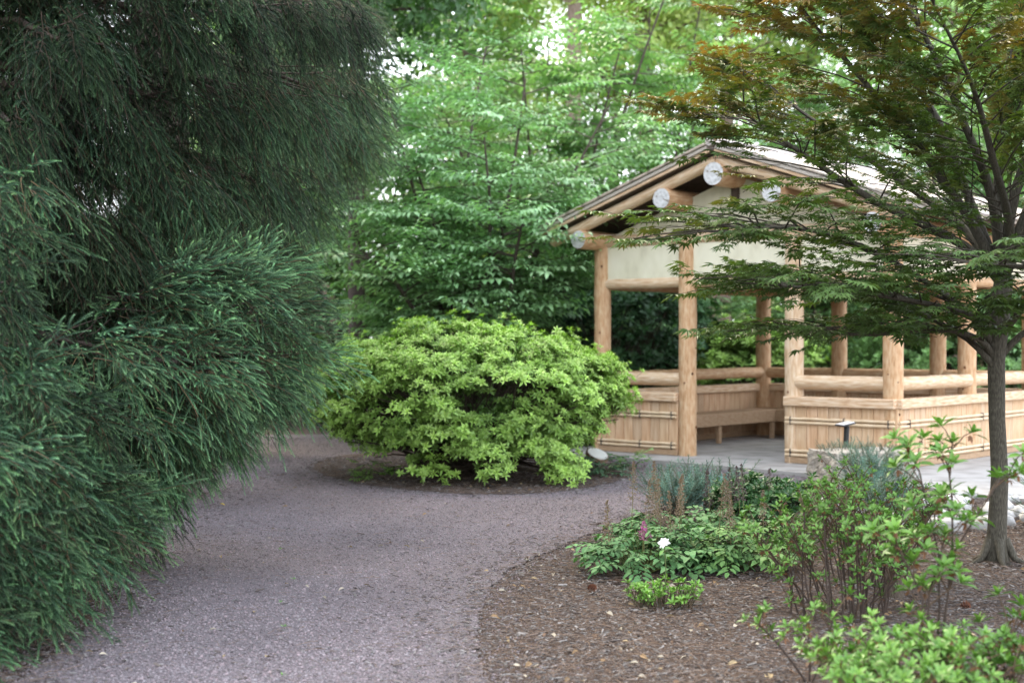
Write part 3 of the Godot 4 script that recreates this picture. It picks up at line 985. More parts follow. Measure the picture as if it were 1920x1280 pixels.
# ------------------------------------------------------------------ background
func background() -> void:
	var mid_twig := leafy_twig(101, 0.55, 11, 0.135, 0.058, Color(1, 1, 1))
	var cloud_a := leaf_cloud(102, 34, Vector3(0.7, 0.3, 0.7), 0.19, 0.09, Color(1, 1, 1))
	var cloud_b := leaf_cloud(103, 40, Vector3(0.45, 0.3, 0.45), 0.13, 0.06, Color(1, 1, 1))
	var green := [Color(0.11, 0.21, 0.075), Color(0.06, 0.13, 0.05)]
	# the layered multi-stemmed tree behind the bright bush
	var stems := []
	rng.seed = 110
	for k in 9:
		var a := TAU * k / 9.0 + 0.3
		var rad := R(1.0, 2.3)
		var s := [Vector3(cos(a) * 0.12, 0, sin(a) * 0.1)]
		var h := R(3.8, 6.2)
		for j in 5:
			var f := (j + 1) / 5.0
			s.append(Vector3(cos(a + 0.1 * j) * (0.12 + rad * pow(f, 1.2)), h * pow(f, 0.9), sin(a + 0.1 * j) * (0.1 + rad * 0.7 * pow(f, 1.2))))
		stems.append(s)
	stems.append([Vector3(0.1, 0, 0.1), Vector3(0.4, 1.4, 0.3), Vector3(0.8, 2.3, 0.5), Vector3(1.2, 3.0, 0.6)])
	stems.append([Vector3(0.1, 0, 0.1), Vector3(0.6, 1.6, 1.0), Vector3(0.75, 2.7, 1.4), Vector3(0.85, 3.2, 1.8)])
	stems.append([Vector3(-0.1, 0, 0.1), Vector3(-0.3, 1.2, 0.6), Vector3(-0.7, 2.0, 1.2), Vector3(-1.0, 2.5, 1.4), Vector3(-1.3, 2.7, 1.6)])
	stems.append([Vector3(0.0, 0, 0.1), Vector3(0.0, 1.2, 0.6), Vector3(0.1, 2.0, 1.0), Vector3(0.4, 2.6, 1.2), Vector3(0.6, 3.0, 1.4)])
	broad_tree("understory_tree", "multi-stemmed tree with layered pale green leaves right behind the bright bush", Vector3(-0.7, 0, -21.0), stems, mid_twig, M.soft, [Color(0.37, 0.55, 0.31), Color(0.23, 0.41, 0.20)], 7, 111, M.bark, 1.25, 0.05)
	# a second one further back to the left and one to the right
	for q in [[Vector3(-3.0, 0, -26.0), 120, "leafy understory tree left of the layered tree, behind the dark trunk"], [Vector3(2.6, 0, -27.5), 121, "leafy understory tree rising directly behind the pavilion roof"], [Vector3(6.2, 0, -29.0), 124, "leafy understory tree behind the right roof slope of the pavilion"], [Vector3(9.0, 0, -27.0), 122, "leafy understory tree behind the right corner of the pavilion"], [Vector3(0.6, 0, -25.0), 123, "leafy understory tree between the layered tree and the pavilion"]]:
		rng.seed = q[1]
		var st := []
		for k in 8:
			var a := TAU * k / 8.0 + R(0, 0.5)
			var s := [Vector3(cos(a) * 0.1, 0, sin(a) * 0.1)]
			var h := R(4.0, 8.0)
			var rad := R(0.8, 2.4)
			for j in 5:
				var f := (j + 1) / 5.0
				s.append(Vector3(cos(a) * (0.1 + rad * pow(f, 1.3)), h * pow(f, 0.9), sin(a) * (0.1 + rad * pow(f, 1.3))))
			st.append(s)
		broad_tree("understory_tree", q[2], q[0], st, mid_twig, M.soft, [Color(0.33, 0.50, 0.24), Color(0.20, 0.36, 0.16)], 5, q[1], M.bark, 1.4, 0.05, "", 0.35, 1.25)
	# dark trunk left, at the edge of the conifers
	tall_tree("thick dark trunk between the conifers and the bright bush", Vector3(-2.58, 0, -23.6), 13.0, 0.15, 6.0, 2.6, 500, cloud_a, green, 130)
	# tall trees
	var tl := [
		[Vector3(1.35, 0, -33.0), "tall grey trunk just left of the pavilion roof peak", 0.22, 0.2],
		[Vector3(3.4, 0, -35.0), "tall warm brown trunk above the pavilion roof peak", 0.26, -0.2],
		[Vector3(2.7, 0, -41.0), "slim tall trunk between the two trunks over the roof", 0.2, 0.6],
		[Vector3(5.6, 0, -38.0), "tall trunk behind the pavilion, right of its roof peak", 0.24, 0.3],
		[Vector3(8.4, 0, -40.0), "tall tree behind the middle of the maple crown", 0.3, 0.0],
		[Vector3(11.6, 0, -37.0), "tall tree behind the right side of the maple crown", 0.28, -0.4],
		[Vector3(14.5, 0, -43.0), "tall tree at the far right behind the pavilion", 0.3, 0.4],
		[Vector3(-1.4, 0, -37.0), "tall tree behind the layered tree, above its crown", 0.25, 0.3],
		[Vector3(-4.6, 0, -36.0), "tall tree behind the conifers, left of the layered tree", 0.27, 0.0],
		[Vector3(0.3, 0, -46.0), "slender far tree behind the layered tree's right side", 0.24, -0.3],
		[Vector3(-8.0, 0, -42.0), "tall tree hidden mostly by the drooping conifers", 0.3, 0.0],
		[Vector3(6.9, 0, -50.0), "farthest tall tree behind the pavilion roof", 0.3, 0.0],
	]
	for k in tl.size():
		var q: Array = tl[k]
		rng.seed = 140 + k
		tall_tree(q[1], q[0], R(14, 19), q[2], R(3.2, 4.4) if k > 3 else R(8.0, 9.0), R(2.4, 3.2), 330 if k < 4 else 560, cloud_a, [Color(0.42, 0.50, 0.13), Color(0.26, 0.38, 0.10)] if k in [0, 1, 2, 3, 9] else [Color(0.30, 0.45, 0.15), Color(0.17, 0.31, 0.11)], 150 + k, q[3])  # yellow-green crowns have a warm sunlit glow put into the leaf colour
	# dark evergreen shrubs behind and left of the pavilion
	var big_rosette := rosette(105, 8, 0.13, 0.05, Color(1, 1, 1), Color(0.85, 0.9, 0.85), true)
	var dk := [Color(0.05, 0.12, 0.045), Color(0.022, 0.06, 0.026)]
	var lt := [Color(0.30, 0.45, 0.10), Color(0.13, 0.25, 0.06)]
	var sh := [
		[Vector3(1.6, 0, -23.5), Vector3(1.5, 2.9, 1.2), dk, "tall dark glossy evergreen shrub left of the pavilion's left corner post"],
		[Vector3(-0.2, 0, -24.6), Vector3(1.5, 2.0, 1.2), dk, "dark shrub low behind the layered tree stems"],
		[Vector3(-1.2, 0, -24.8), Vector3(1.1, 1.9, 1.0), dk, "dark undergrowth shrub right of the thick dark trunk"],
		[Vector3(2.5, 0, -26.0), Vector3(1.3, 2.6, 1.2), dk, "dark glossy shrub seen through the pavilion's left bay"],
		[Vector3(4.35, 0, -25.6), Vector3(1.3, 1.75, 1.0), lt, "light green shrub seen through the pavilion entry"],
		[Vector3(8.3, 0, -26.5), Vector3(1.7, 2.1, 1.3), [Color(0.18, 0.32, 0.10), Color(0.09, 0.19, 0.06)], "mid green shrub behind the pavilion's right rear posts"],
		[Vector3(11.5, 0, -27.5), Vector3(1.8, 1.9, 1.3), [Color(0.14, 0.26, 0.08), Color(0.07, 0.15, 0.05)], "bushy green shrub at the far right beyond the maple trunk"],
		[Vector3(-8.2, 0, -19.0), Vector3(2.6, 5.2, 2.0), dk, "high dark evergreen mass filling in behind the near conifer"],
		[Vector3(-11.0, 0, -26.0), Vector3(3.0, 7.0, 2.0), dk, "highest dark evergreen behind the conifers at the far left"],
		[Vector3(-4.6, 0, -27.0), Vector3(1.6, 2.2, 1.2), dk, "dark shrub beyond the bend of the path"],
	]
	for k in sh.size():
		var q: Array = sh[k]
		clump_shrub("evergreen_shrub", q[3], q[0], q[1], 110 if q[1].x < 2.0 else 330, 16, big_rosette, M.glossy, q[2], 170 + k, 1.25, "shrubs behind the pavilion")
	# the far edge of the wood
	rng.seed = 190
	var xf: Array[Transform3D] = []
	var cl := PackedColorArray()
	for k in 5200:
		var x := R(-30, 36)
		var h := pow(rng.randf(), 1.3) * 5.4
		xf.append(frame(Vector3(x, h, -56.0 + R(-3, 3) + 2.0 * sin(x * 0.3)), Vector3(R(-1, 1), R(-0.2, 0.5), R(-1, 1)), Vector3.UP + ball() * 0.5, R(1.0, 2.0)))
		cl.append(Color(0.27, 0.38, 0.13).lerp(Color(0.13, 0.24, 0.09), rng.randf()))
	many("woods", cloud_a, M.soft, xf, cl)

# ------------------------------------------------------------------ conifers at the left
func conifers() -> void:
	cedar = [cedar_spray(201, 0.32, 7), cedar_spray(202, 0.28, 6), cedar_spray(203, 0.36, 8)]
	var t1 := Vector3(-3.75, 0, -9.6)
	var c1 := []
	# [centre, reach, droop]: the low limb that reaches over the path
	for q in [[-2.23, 1.81, -9.0, 0.28, 0.0], [-2.05, 1.92, -9.2, 0.26, -0.3], [-1.85, 1.9, -9.4, 0.28, -0.2], [-1.66, 1.72, -9.7, 0.28, 0.0], [-1.62, 1.42, -9.9, 0.26, 0.25], [-2.1, 1.4, -9.0, 0.3, 0.3], [-1.85, 1.36, -9.5, 0.3, 0.35], [-1.8, 1.25, -9.9, 0.2, 0.5], [-2.05, 1.15, -9.2, 0.28, 0.6], [-2.4, 1.05, -8.9, 0.26, 0.6], [-2.1, 1.0, -9.7, 0.2, 0.9], [-2.5, 1.5, -8.7, 0.32, 0.3], [-2.5, 0.78, -9.2, 0.2, 0.9], [-2.35, 0.85, -9.6, 0.2, 0.9]]:
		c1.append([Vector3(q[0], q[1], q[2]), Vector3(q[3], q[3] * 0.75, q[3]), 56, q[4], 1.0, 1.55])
	# towards the camera, down to the ground
	for q in [[-2.6, 1.3, -7.5], [-2.45, 1.12, -7.8], [-2.5, 0.88, -7.3], [-2.4, 0.75, -7.9], [-2.6, 0.58, -7.0], [-2.48, 0.5, -7.5], [-2.42, 0.48, -8.1], [-2.62, 0.3, -6.8], [-2.5, 0.28, -7.3], [-2.6, 0.95, -7.0], [-2.8, 1.5, -7.7], [-2.85, 0.65, -6.8], [-2.62, 0.2, -6.4], [-2.9, 1.05, -7.4], [-2.95, 0.35, -7.0]]:
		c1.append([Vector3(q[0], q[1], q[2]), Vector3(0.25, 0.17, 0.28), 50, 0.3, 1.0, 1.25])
	# left edge tufts
	for q in [[-2.75, 2.36, -7.7], [-2.8, 2.1, -7.6], [-2.8, 1.78, -7.5]]:
		c1.append([Vector3(q[0], q[1], q[2]), Vector3(0.26, 0.16, 0.3), 40, 0.5, 1.0, 1.2])
	# the drooping curtain above
	for q in [[-2.73, 3.55, -9.0], [-2.3, 3.6, -9.0], [-1.95, 3.7, -9.5], [-1.62, 3.85, -10.0], [-1.38, 3.95, -10.4], [-2.56, 2.95, -9.0], [-2.25, 3.1, -9.4], [-1.9, 3.2, -9.8], [-1.65, 3.25, -10.2], [-1.5, 3.45, -10.8], [-2.3, 2.6, -9.2], [-2.0, 2.7, -9.8], [-1.85, 2.7, -10.4], [-2.65, 3.3, -8.3], [-2.9, 2.8, -8.2], [-2.1, 3.9, -9.2], [-2.5, 4.0, -8.6]]:
		c1.append([Vector3(q[0], q[1], q[2]), Vector3(0.34, 0.24, 0.34), 62, 1.1, 1.0, 0.8])  # shade of the upper crown put into the needle colour
	rng.seed = 210
	for k in 40:  # the rest of the crown, out of the frame
		var h := R(0.6, 8.0)
		var a := k * 2.4
		var rad := (2.2 if h > 4.2 else 1.2) * (1.0 - maxf(h - 4.0, 0.0) * 0.17) * R(0.7, 1.1)
		c1.append([t1 + Vector3(cos(a) * rad, h, sin(a) * rad), Vector3(0.5, 0.4, 0.5), 60, 0.9])
	for k in 44:  # old brownish foliage inside the crown, its colour also darkened for shade
		var a := k * 2.4
		var rad := R(0.3, 1.1)
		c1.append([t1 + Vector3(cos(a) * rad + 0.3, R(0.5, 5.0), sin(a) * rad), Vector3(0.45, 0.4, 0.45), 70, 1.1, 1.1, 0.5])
	conifer("big near drooping conifer whose blue-green branches sweep over the path edge", t1, 9.5, c1, 211, 1.0)
	var t2 := Vector3(-3.6, 0, -14.0)
	var c2 := []
	for q in [[-1.9, 4.5, -13.0], [-1.6, 4.55, -13.4], [-1.55, 4.05, -13.6], [-1.9, 3.9, -13.0], [-1.75, 3.45, -13.4], [-1.6, 3.5, -13.8], [-2.0, 3.1, -12.8], [-2.0, 2.8, -13.0], [-2.25, 2.35, -13.2], [-2.3, 2.45, -12.8], [-2.4, 2.0, -13.0], [-2.4, 2.3, -12.5], [-2.3, 3.4, -12.6], [-2.4, 4.1, -12.6], [-2.4, 2.8, -12.4], [-2.6, 1.6, -13.3], [-2.4, 1.5, -13.0], [-2.6, 1.0, -13.2], [-2.9, 1.8, -12.9], [-3.0, 2.6, -12.8]]:
		c2.append([Vector3(q[0], q[1], q[2]), Vector3(0.34, 0.26, 0.34), 58, 0.75, 1.15, 1.7])
	rng.seed = 212
	for k in 36:
		var h := R(0.8, 9.0)
		var a := k * 2.4
		var rad := (1.7 if h > 4.4 else 1.1) * (1.0 - maxf(h - 5.0, 0.0) * 0.17) * R(0.6, 1.1)
		c2.append([t2 + Vector3(cos(a) * rad, h, sin(a) * rad), Vector3(0.55, 0.45, 0.55), 65, 0.8])
	conifer("second drooping conifer behind the near one, paler and greyer green", t2, 11.0, c2, 213, 1.1)
	var t3 := Vector3(-4.4, 0, -18.2)
	var c3 := []
	rng.seed = 214
	for k in 50:
		var h := R(0.7, 9.0)
		var a := k * 2.4
		var rad := (1.2 if h < 2.6 else 2.1) * (1.0 - maxf(h - 5.0, 0.0) * 0.17) * R(0.6, 1.1)
		c3.append([t3 + Vector3(cos(a) * rad, h, sin(a) * rad), Vector3(0.6, 0.5, 0.6), 60, 0.8])
	conifer("third drooping conifer, farthest back where the path bends", t3, 10.5, c3, 215, 1.3)

# ------------------------------------------------------------------ the bright bush and the bed
func stem_shrub(called: String, label: String, at: Vector3, stems: Array, per_leaf: int, ll: float, lw: float, col: Array, sd: int, single: int, group := "") -> void:
	# stems: polylines relative to the base; forks and whorls at the tips, the first `single` leaves as parts
	rng.seed = sd
	var t := thing(called, label, "shrub", at, 0.0, group)
	var wood := Bag.new()
	var whorls := []
	for s in stems:
		var line := PackedVector3Array()
		for p in s:
			line.append(p)
		wood.tube(line, taper(line.size(), 0.0062, 0.003), 6, Color(0.055, 0.042, 0.034), false)
		var tip := line[line.size() - 1]
		var d := (tip - line[line.size() - 2]).normalized()
		whorls.append([tip, d])
		for k in range(1, line.size()):
			for q in (3 if k >= line.size() / 2 else 1):
				var f := R(0.3, 1.0)
				var p0 := line[k - 1].lerp(line[k], f)
				var h := p0.y / maxf(tip.y, 0.1)
				if h < 0.4 and rng.randf() < 0.6:
					continue
				var a := R(0, TAU)
				var dd := (d * 0.8 + Vector3(cos(a), R(0.1, 0.7), sin(a))).normalized()
				var ln := R(0.07, 0.19)
				var e := p0 + dd * ln
				wood.tube(bent(p0, e, -0.01, 3, 0.004), taper(4, 0.0035, 0.002), 5, Color(0.085, 0.055, 0.038), false)
				whorls.append([e, (dd + Vector3(0, 0.6, 0)).normalized()])
	obj("stem", wood.mesh(), M.twig, t)
	var shape := Bag.new()
	shape.leaf(Vector3.ZERO, Vector3(0, 1, 0), Vector3(0, 0, 1), 1.0, lw / ll, Color.WHITE, 0.3, 0.3)
	var lm := shape.mesh()
	var mats := []
	for k in 6:
		var m: StandardMaterial3D = M.glossy.duplicate()
		m.albedo_color = (col[0].lerp(col[1], k / 5.0) as Color).linear_to_srgb()
		mats.append(m)
	var xf: Array[Transform3D] = []
	var cl := PackedColorArray()
	var made := 0
	for w in whorls:
		var ax: Vector3 = w[1]
		var old := rng.randf()
		for k in per_leaf:
			var a := k * 2.4 + R(-0.3, 0.3)
			var el := lerpf(1.2, 0.1, float(k) / per_leaf) + R(-0.15, 0.15)
			var loc := Vector3(cos(a) * cos(el), sin(el), sin(a) * cos(el))
			var q := Quaternion(Vector3.UP, ax) if ax.y > -0.99 else Quaternion.IDENTITY
			var d := q * loc
			var up := q * (Vector3(0, 1, 0) - Vector3(cos(a), 0, sin(a)) * 0.6)
			var s := ll * lerpf(0.6, 1.0, float(k) / per_leaf) * R(0.8, 1.15)
			var fr := frame(w[0] - ax * 0.012 * k / per_leaf + d * 0.004, d, up, s)
			if made < single:
				var o := obj("leaf", lm, mats[int(clampf((1.0 - float(k) / per_leaf) * 3.0 + old * 3.0, 0, 5))], t)
				o.transform = fr
				made += 1
			else:
				xf.append(fr)
				cl.append(col[1].lerp(col[0], clampf(float(k) / per_leaf + old * 0.4 - 0.2, 0, 1)) * R(0.85, 1.15))
		# a few withered brown leaves under the whorl
		if rng.randf() < 0.7:
			for k in 4:
				var dd := (ball() + Vector3(0, -0.8, 0)).normalized()
				xf.append(frame(w[0] - ax * 0.015, dd, ball(), ll * R(0.3, 0.5)))
				cl.append(Color(0.16, 0.07, 0.03))
	many("foliage", lm, M.glossy, xf, cl, t)

func fan(sd: int, count: int, spread: float, h0: float, h1: float, lean := Vector3.ZERO, base_r := 0.1) -> Array:
	rng.seed = sd
	var out := []
	for k in count:
		var a := R(0, TAU)
		var rad := spread * sqrt(rng.randf())
		var h := lerpf(h1, h0, rad / spread * R(0.6, 1.2))
		var b := Vector3(cos(a), 0, sin(a)) * base_r * R(0.2, 1.0)
		var tip := Vector3(cos(a) * rad, h, sin(a) * rad) + lean * h
		var s := []
		for j in 6:
			var f := j / 5.0
			var p := b.lerp(tip, f)
			var o := pow(f, 1.5)
			p.x = lerpf(b.x, tip.x, o)
			p.z = lerpf(b.z, tip.z, o)
			s.append(p + Vector3(R(-0.012, 0.012), 0, R(-0.012, 0.012)))
		out.append(s)
	return out

func near_plants() -> void:
	# the bright azalea on its mulch island
	var az := rosette(301, 9, 0.066, 0.024, Color(1.05, 1.05, 0.8), Color(0.85, 0.92, 0.8))
	clump_shrub("bright_azalea", "large rounded yellow-green azalea bush on the mulch island", Vector3(-0.52, 0, -16.1), Vector3(1.85, 1.66, 1.6), 500, 25, az, M.azalea, [Color(0.32, 0.48, 0.12), Color(0.11, 0.22, 0.05)], 302, 0.74, "", 0.1, 44)
	# azaleas at the lower right
	var g0 := [Color(0.06, 0.14, 0.025), Color(0.13, 0.25, 0.045)]
	stem_shrub("azalea_shrub", "leggy azalea with bare grey stems in the middle of the bed", Vector3(1.85, 0, -7.9), fan(311, 34, 0.5, 0.42, 0.72, Vector3(-0.1, 0, 0), 0.3), 8, 0.048, 0.021, g0, 312, 0, "azaleas in the mulch bed")
	stem_shrub("azalea_shrub", "azalea behind the leggy one, towards the stone block", Vector3(2.3, 0, -9.1), fan(313, 28, 0.5, 0.4, 0.74, Vector3.ZERO, 0.25), 8, 0.046, 0.021, g0, 314, 0, "azaleas in the mulch bed")
	var tall := [
		[Vector3(0, 0, 0), Vector3(0.03, 0.3, 0), Vector3(0.08, 0.62, 0.0), Vector3(0.17, 0.78, 0.02), Vector3(0.27, 0.93, 0.02), Vector3(0.36, 0.98, 0.0)],
		[Vector3(0.01, 0, 0), Vector3(0.03, 0.32, 0.02), Vector3(0.06, 0.65, 0.03), Vector3(0.06, 0.85, 0.02), Vector3(0.05, 1.0, 0.0), Vector3(0.07, 1.1, 0.0)],
		[Vector3(-0.01, 0, 0), Vector3(0.02, 0.35, -0.03), Vector3(0.02, 0.6, -0.04), Vector3(-0.04, 0.85, -0.04), Vector3(-0.07, 0.97, -0.03), Vector3(-0.12, 1.06, -0.02)],
		[Vector3(-0.05, 0, 0.05), Vector3(-0.08, 0.2, 0.05), Vector3(-0.08, 0.42, 0.06), Vector3(-0.14, 0.56, 0.05), Vector3(-0.2, 0.66, 0.05)],
		[Vector3(-0.05, 0, 0.05), Vector3(-0.06, 0.25, 0.05), Vector3(-0.05, 0.45, 0.06), Vector3(0.0, 0.6, 0.05), Vector3(0.02, 0.7, 0.05)],
		[Vector3(0.1, 0, 0.0), Vector3(0.2, 0.1, 0.05), Vector3(0.29, 0.22, 0.05), Vector3(0.36, 0.33, 0.05)],
	]
	stem_shrub("azalea_shrub", "tall thin azalea stem forking high, left of the maple trunk", Vector3(1.87, 0, -6.25), tall, 10, 0.08, 0.032, [Color(0.06, 0.145, 0.025), Color(0.14, 0.265, 0.045)], 316, 300, "azaleas in the mulch bed")
	stem_shrub("azalea_shrub", "low spreading azalea at the bottom edge, nearest the viewer", Vector3(1.62, 0, -5.75), fan(317, 24, 0.5, 0.2, 0.32, Vector3.ZERO, 0.3), 8, 0.06, 0.025, [Color(0.06, 0.145, 0.025), Color(0.14, 0.265, 0.045)], 318, 300, "azaleas in the mulch bed")
	stem_shrub("azalea_shrub", "sparse azalea twigs at the lower right corner", Vector3(2.15, 0, -5.7), fan(319, 9, 0.4, 0.16, 0.28, Vector3.ZERO, 0.25), 8, 0.06, 0.025, g0, 320, 120, "azaleas in the mulch bed")
	stem_shrub("azalea_shrub", "thin leaning azalea seedling left of the low azalea", Vector3(1.28, 0, -6.4), [[Vector3(0.05, 0, 0), Vector3(-0.02, 0.1, 0), Vector3(-0.1, 0.2, 0), Vector3(-0.17, 0.27, 0)], [Vector3(0.06, 0, 0), Vector3(0.06, 0.12, 0.02), Vector3(0.05, 0.24, 0.02)], [Vector3(0.07, 0, 0), Vector3(0.14, 0.14, -0.02), Vector3(0.17, 0.29, -0.02)]], 8, 0.058, 0.024, g0, 322, 60, "azaleas in the mulch bed")
	# astilbes: ferny clumps with plumes
	var frond := leafy_twig(331, 0.2, 9, 0.075, 0.042, Color(1, 1, 1))
	var as_at := [[Vector3(0.86, 0, -9.45), 0.3, "astilbe at the left tip of the leafy clump, with the pink plume", 2], [Vector3(1.2, 0, -9.7), 0.34, "astilbe in the middle of the leafy clump behind the white flower", 4], [Vector3(1.55, 0, -9.6), 0.3, "paler astilbe at the right of the leafy clump", 3], [Vector3(1.05, 0, -10.4), 0.3, "astilbe at the back of the clump with the tallest brown plumes", 5], [Vector3(1.75, 0, -10.8), 0.28, "astilbe with two dark plumes in front of the pavilion entry", 5]]
	for k in as_at.size():
		var q: Array = as_at[k]
		rng.seed = 340 + k
		var t := thing("astilbe", q[2], "plant", q[0], 0.0, "astilbes in the mulch bed")
		var wood := Bag.new()
		var xf: Array[Transform3D] = []
		var cl := PackedColorArray()
		for j in 95:
			var a := R(0, TAU)
			var rad: float = q[1] * sqrt(rng.randf())
			var h: float = 0.27 * (1.0 - 0.55 * pow(rad / q[1], 2.0)) * R(0.55, 1.1)
			var p := Vector3(cos(a) * rad, h, sin(a) * rad)
			wood.tube(PackedVector3Array([Vector3(p.x * 0.25, 0, p.z * 0.25), Vector3(p.x * 0.7, h * 0.7, p.z * 0.7), p]), taper(3, 0.003, 0.002), 3, Color(0.12, 0.14, 0.05), false)
			xf.append(frame(p, Vector3(cos(a), R(-0.5, 0.2), sin(a)), Vector3.UP + ball() * 0.35, R(0.75, 1.15)))
			cl.append((Color(0.105, 0.225, 0.085) if k != 2 else Color(0.15, 0.28, 0.09)) * R(0.7, 1.2))
		obj("stem", wood.mesh(), M.twig, t)
		many("foliage", frond, M.matte, xf, cl, t)
		for j in q[3]:
			var a := R(0, TAU)
			var pink: bool = k == 0 and j == 0
			var p: Vector3 = Vector3(R(-0.9, 0.9), 0, R(-0.6, 0.6)) * q[1]
			var h := 0.36 if pink else R(0.46, 0.66) if k != 4 else R(0.5, 0.62)
			if pink:
				p = Vector3(0.0, 0, 0.22)
			var g := Bag.new()
			var lean := Vector3(R(-0.05, 0.05), 0, R(-0.05, 0.05))
			var col := Color(0.21, 0.145, 0.09) if not pink else Color(0.42, 0.12, 0.27)
			if k == 4:
				col = Color(0.085, 0.05, 0.05)
			g.tube(PackedVector3Array([p, p + lean * 0.5 + Vector3(0, h * 0.6, 0), p + lean + Vector3(0, h, 0)]), taper(3, 0.003, 0.0015), 4, Color(0.17, 0.15, 0.06), false)
			var plen := 0.3 if not pink else 0.13
			for m in 170 if not pink else 130:
				var f := rng.randf()
				var ce: Vector3 = p + lean * lerpf(1.0 - plen, 1.0, f) + Vector3(0, h - plen * (1.0 - f), 0)
				var rr := 0.05 * (1.0 - f) + 0.006
				var b := R(0, TAU)
				var o := Vector3(cos(b), R(0.2, 0.7), sin(b))
				var e: Vector3 = ce + o * rr * R(0.3, 1.0)
				var s := R(0.004, 0.010)
				g.tri(e, e + Vector3(s, s, 0), e + Vector3(0, s * 1.3, s), col * R(0.6, 1.3))
				g.tri(e, e + Vector3(-s, s, s * 0.5), e + Vector3(0, s, -s), col * R(0.6, 1.3))
			var o2 := obj("plume", g.mesh(), M.petal, t)
			if pink:
				o2.set_meta("label", "pink flower plume")
	# blue-green upright conifer shrubs
	var shoot := conifer_shoot(351, 0.26, 0.04, Color(0.085, 0.175, 0.135))
	var yew := [[Vector3(1.38, 0, -11.9), 0.38, 0.44, 70, "spiky blue-green yew behind the astilbes, left of the entry"], [Vector3(1.72, 0, -12.0), 0.34, 0.42, 60, "spiky blue-green yew behind the dark plumes, right of its twin"], [Vector3(3.45, 0, -13.7), 0.4, 0.5, 70, "low blue-green needled shrub in front of the stone block"], [Vector3(4.3, 0, -11.2), 0.3, 0.42, 50, "small blue-green needled shrub just right of the maple trunk"], [Vector3(3.0, 0, -11.6), 0.35, 0.45, 50, "blue-green needled shrub behind the leggy azalea, among white rocks"]]
	for k in yew.size():
		var q: Array = yew[k]
		rng.seed = 360 + k
		var t := thing("needled_shrub", q[4], "shrub", q[0], 0.0, "blue-green needled shrubs")
		var wood := Bag.new()
		var xf: Array[Transform3D] = []
		var cl := PackedColorArray()
		for j in q[3]:
			var a := R(0, TAU)
			var rad: float = q[1] * sqrt(rng.randf())
			var tip := Vector3(cos(a) * rad, q[2] * R(0.6, 1.1), sin(a) * rad)
			var mid := Vector3(tip.x * 0.4, tip.y * 0.45, tip.z * 0.4)
			wood.tube(PackedVector3Array([Vector3(tip.x * 0.15, 0, tip.z * 0.15), mid]), taper(2, 0.006, 0.004), 4, Color(0.08, 0.06, 0.04), false)
			for m in 3:
				var p := mid.lerp(tip, m * 0.22) + ball() * 0.03
				xf.append(frame(p, (tip - mid).normalized() + ball() * 0.7 + Vector3(0, 0.15, 0), Vector3(R(-1, 1), 0, R(-1, 1)), R(0.6, 1.1)))
				cl.append(tint(1.0, 0.25))
		obj("stem", wood.mesh(), M.twig, t)
		many("foliage", shoot, M.needle, xf, cl, t)
	# dark leafy shrub between yew and azalea
	var ros := rosette(371, 8, 0.06, 0.026, Color(1, 1, 1), Color(0.85, 0.9, 0.85), true)
	clump_shrub("dark_shrub", "small dark glossy shrub right of the blue-green yews", Vector3(2.0, 0, -11.2), Vector3(0.4, 0.42, 0.35), 50, 22, ros, M.glossy, [Color(0.05, 0.13, 0.04), Color(0.03, 0.07, 0.03)], 372, 0.4, "", 0.06)
	# gardenia with the white flower
	var gd := thing("gardenia", "low glossy gardenia with one white flower, front of the bed", "plant", Vector3(0.87, 0, -8.2))
	rng.seed = 381
	var gros := rosette(382, 7, 0.055, 0.022, Color(1.1, 1.1, 0.9), Color(0.85, 0.9, 0.85))
	rng.seed = 383
	var wood := Bag.new()
	var xf: Array[Transform3D] = []
	var cl := PackedColorArray()
	for j in 90:
		var p := Vector3(R(-0.24, 0.24), R(0.03, 0.15), R(-0.14, 0.14))
		if Vector2(p.x / 0.24, p.z / 0.14).length() > 1.0:
			continue
		wood.tube(PackedVector3Array([Vector3(p.x * 0.7, 0, p.z * 0.7), p]), taper(2, 0.003, 0.002), 4, Color(0.09, 0.07, 0.04), false)
		xf.append(frame(p, Vector3(R(-0.5, 0.5), 1, R(-0.5, 0.5)), Vector3(R(-1, 1), 0, R(-1, 1)), R(0.7, 1.1)))
		cl.append(Color(0.15, 0.3, 0.055) * R(0.7, 1.2))
	var fl := Vector3(0.02, 0.36, -0.1)
	wood.tube(PackedVector3Array([Vector3(0.02, 0, -0.1), Vector3(0.03, 0.2, -0.1), fl]), taper(3, 0.004, 0.003), 5, Color(0.09, 0.11, 0.04), false)
	obj("stem", wood.mesh(), M.twig, gd)
	many("foliage", gros, M.glossy, xf, cl, gd)
	var pet := Bag.new()
	for k in 11:
		var a := k * 2.4
		var el := 0.2 + 0.08 * k
		var d := Vector3(cos(a) * cos(el), sin(el), sin(a) * cos(el))
		pet.leaf(Vector3.ZERO, d, Vector3(0, 1, 0), 0.034 * R(0.8, 1.1), 0.027, Color(0.74, 0.74, 0.68), R(0.2, 0.9), 0.4)
	obj("flower", pet.mesh(), M.petal, gd, fl, Vector3(0.9, 0, 0.2))
	for k in 4:
		var lf := Bag.new()
		var a := k * 1.6 + 0.5
		lf.leaf(Vector3.ZERO, Vector3(cos(a), -0.1, sin(a)).normalized(), Vector3.UP, 0.07, 0.026, Color(0.1, 0.23, 0.05), 0.4, 0.3)
		obj("leaf", lf.mesh(), M.glossy, gd, fl + Vector3(0, -0.02 - 0.02 * k, 0))
	# ferny plants by the island and little sprouts
	var fern_at := [[Vector3(1.02, 0, -16.1), "blue-green ferny plant below the round tilted plate"], [Vector3(1.42, 0, -16.9), "small pale weed at the corner of the pavement"], [Vector3(-1.55, 0, -15.5), "low stray sprig at the left foot of the bright bush"]]
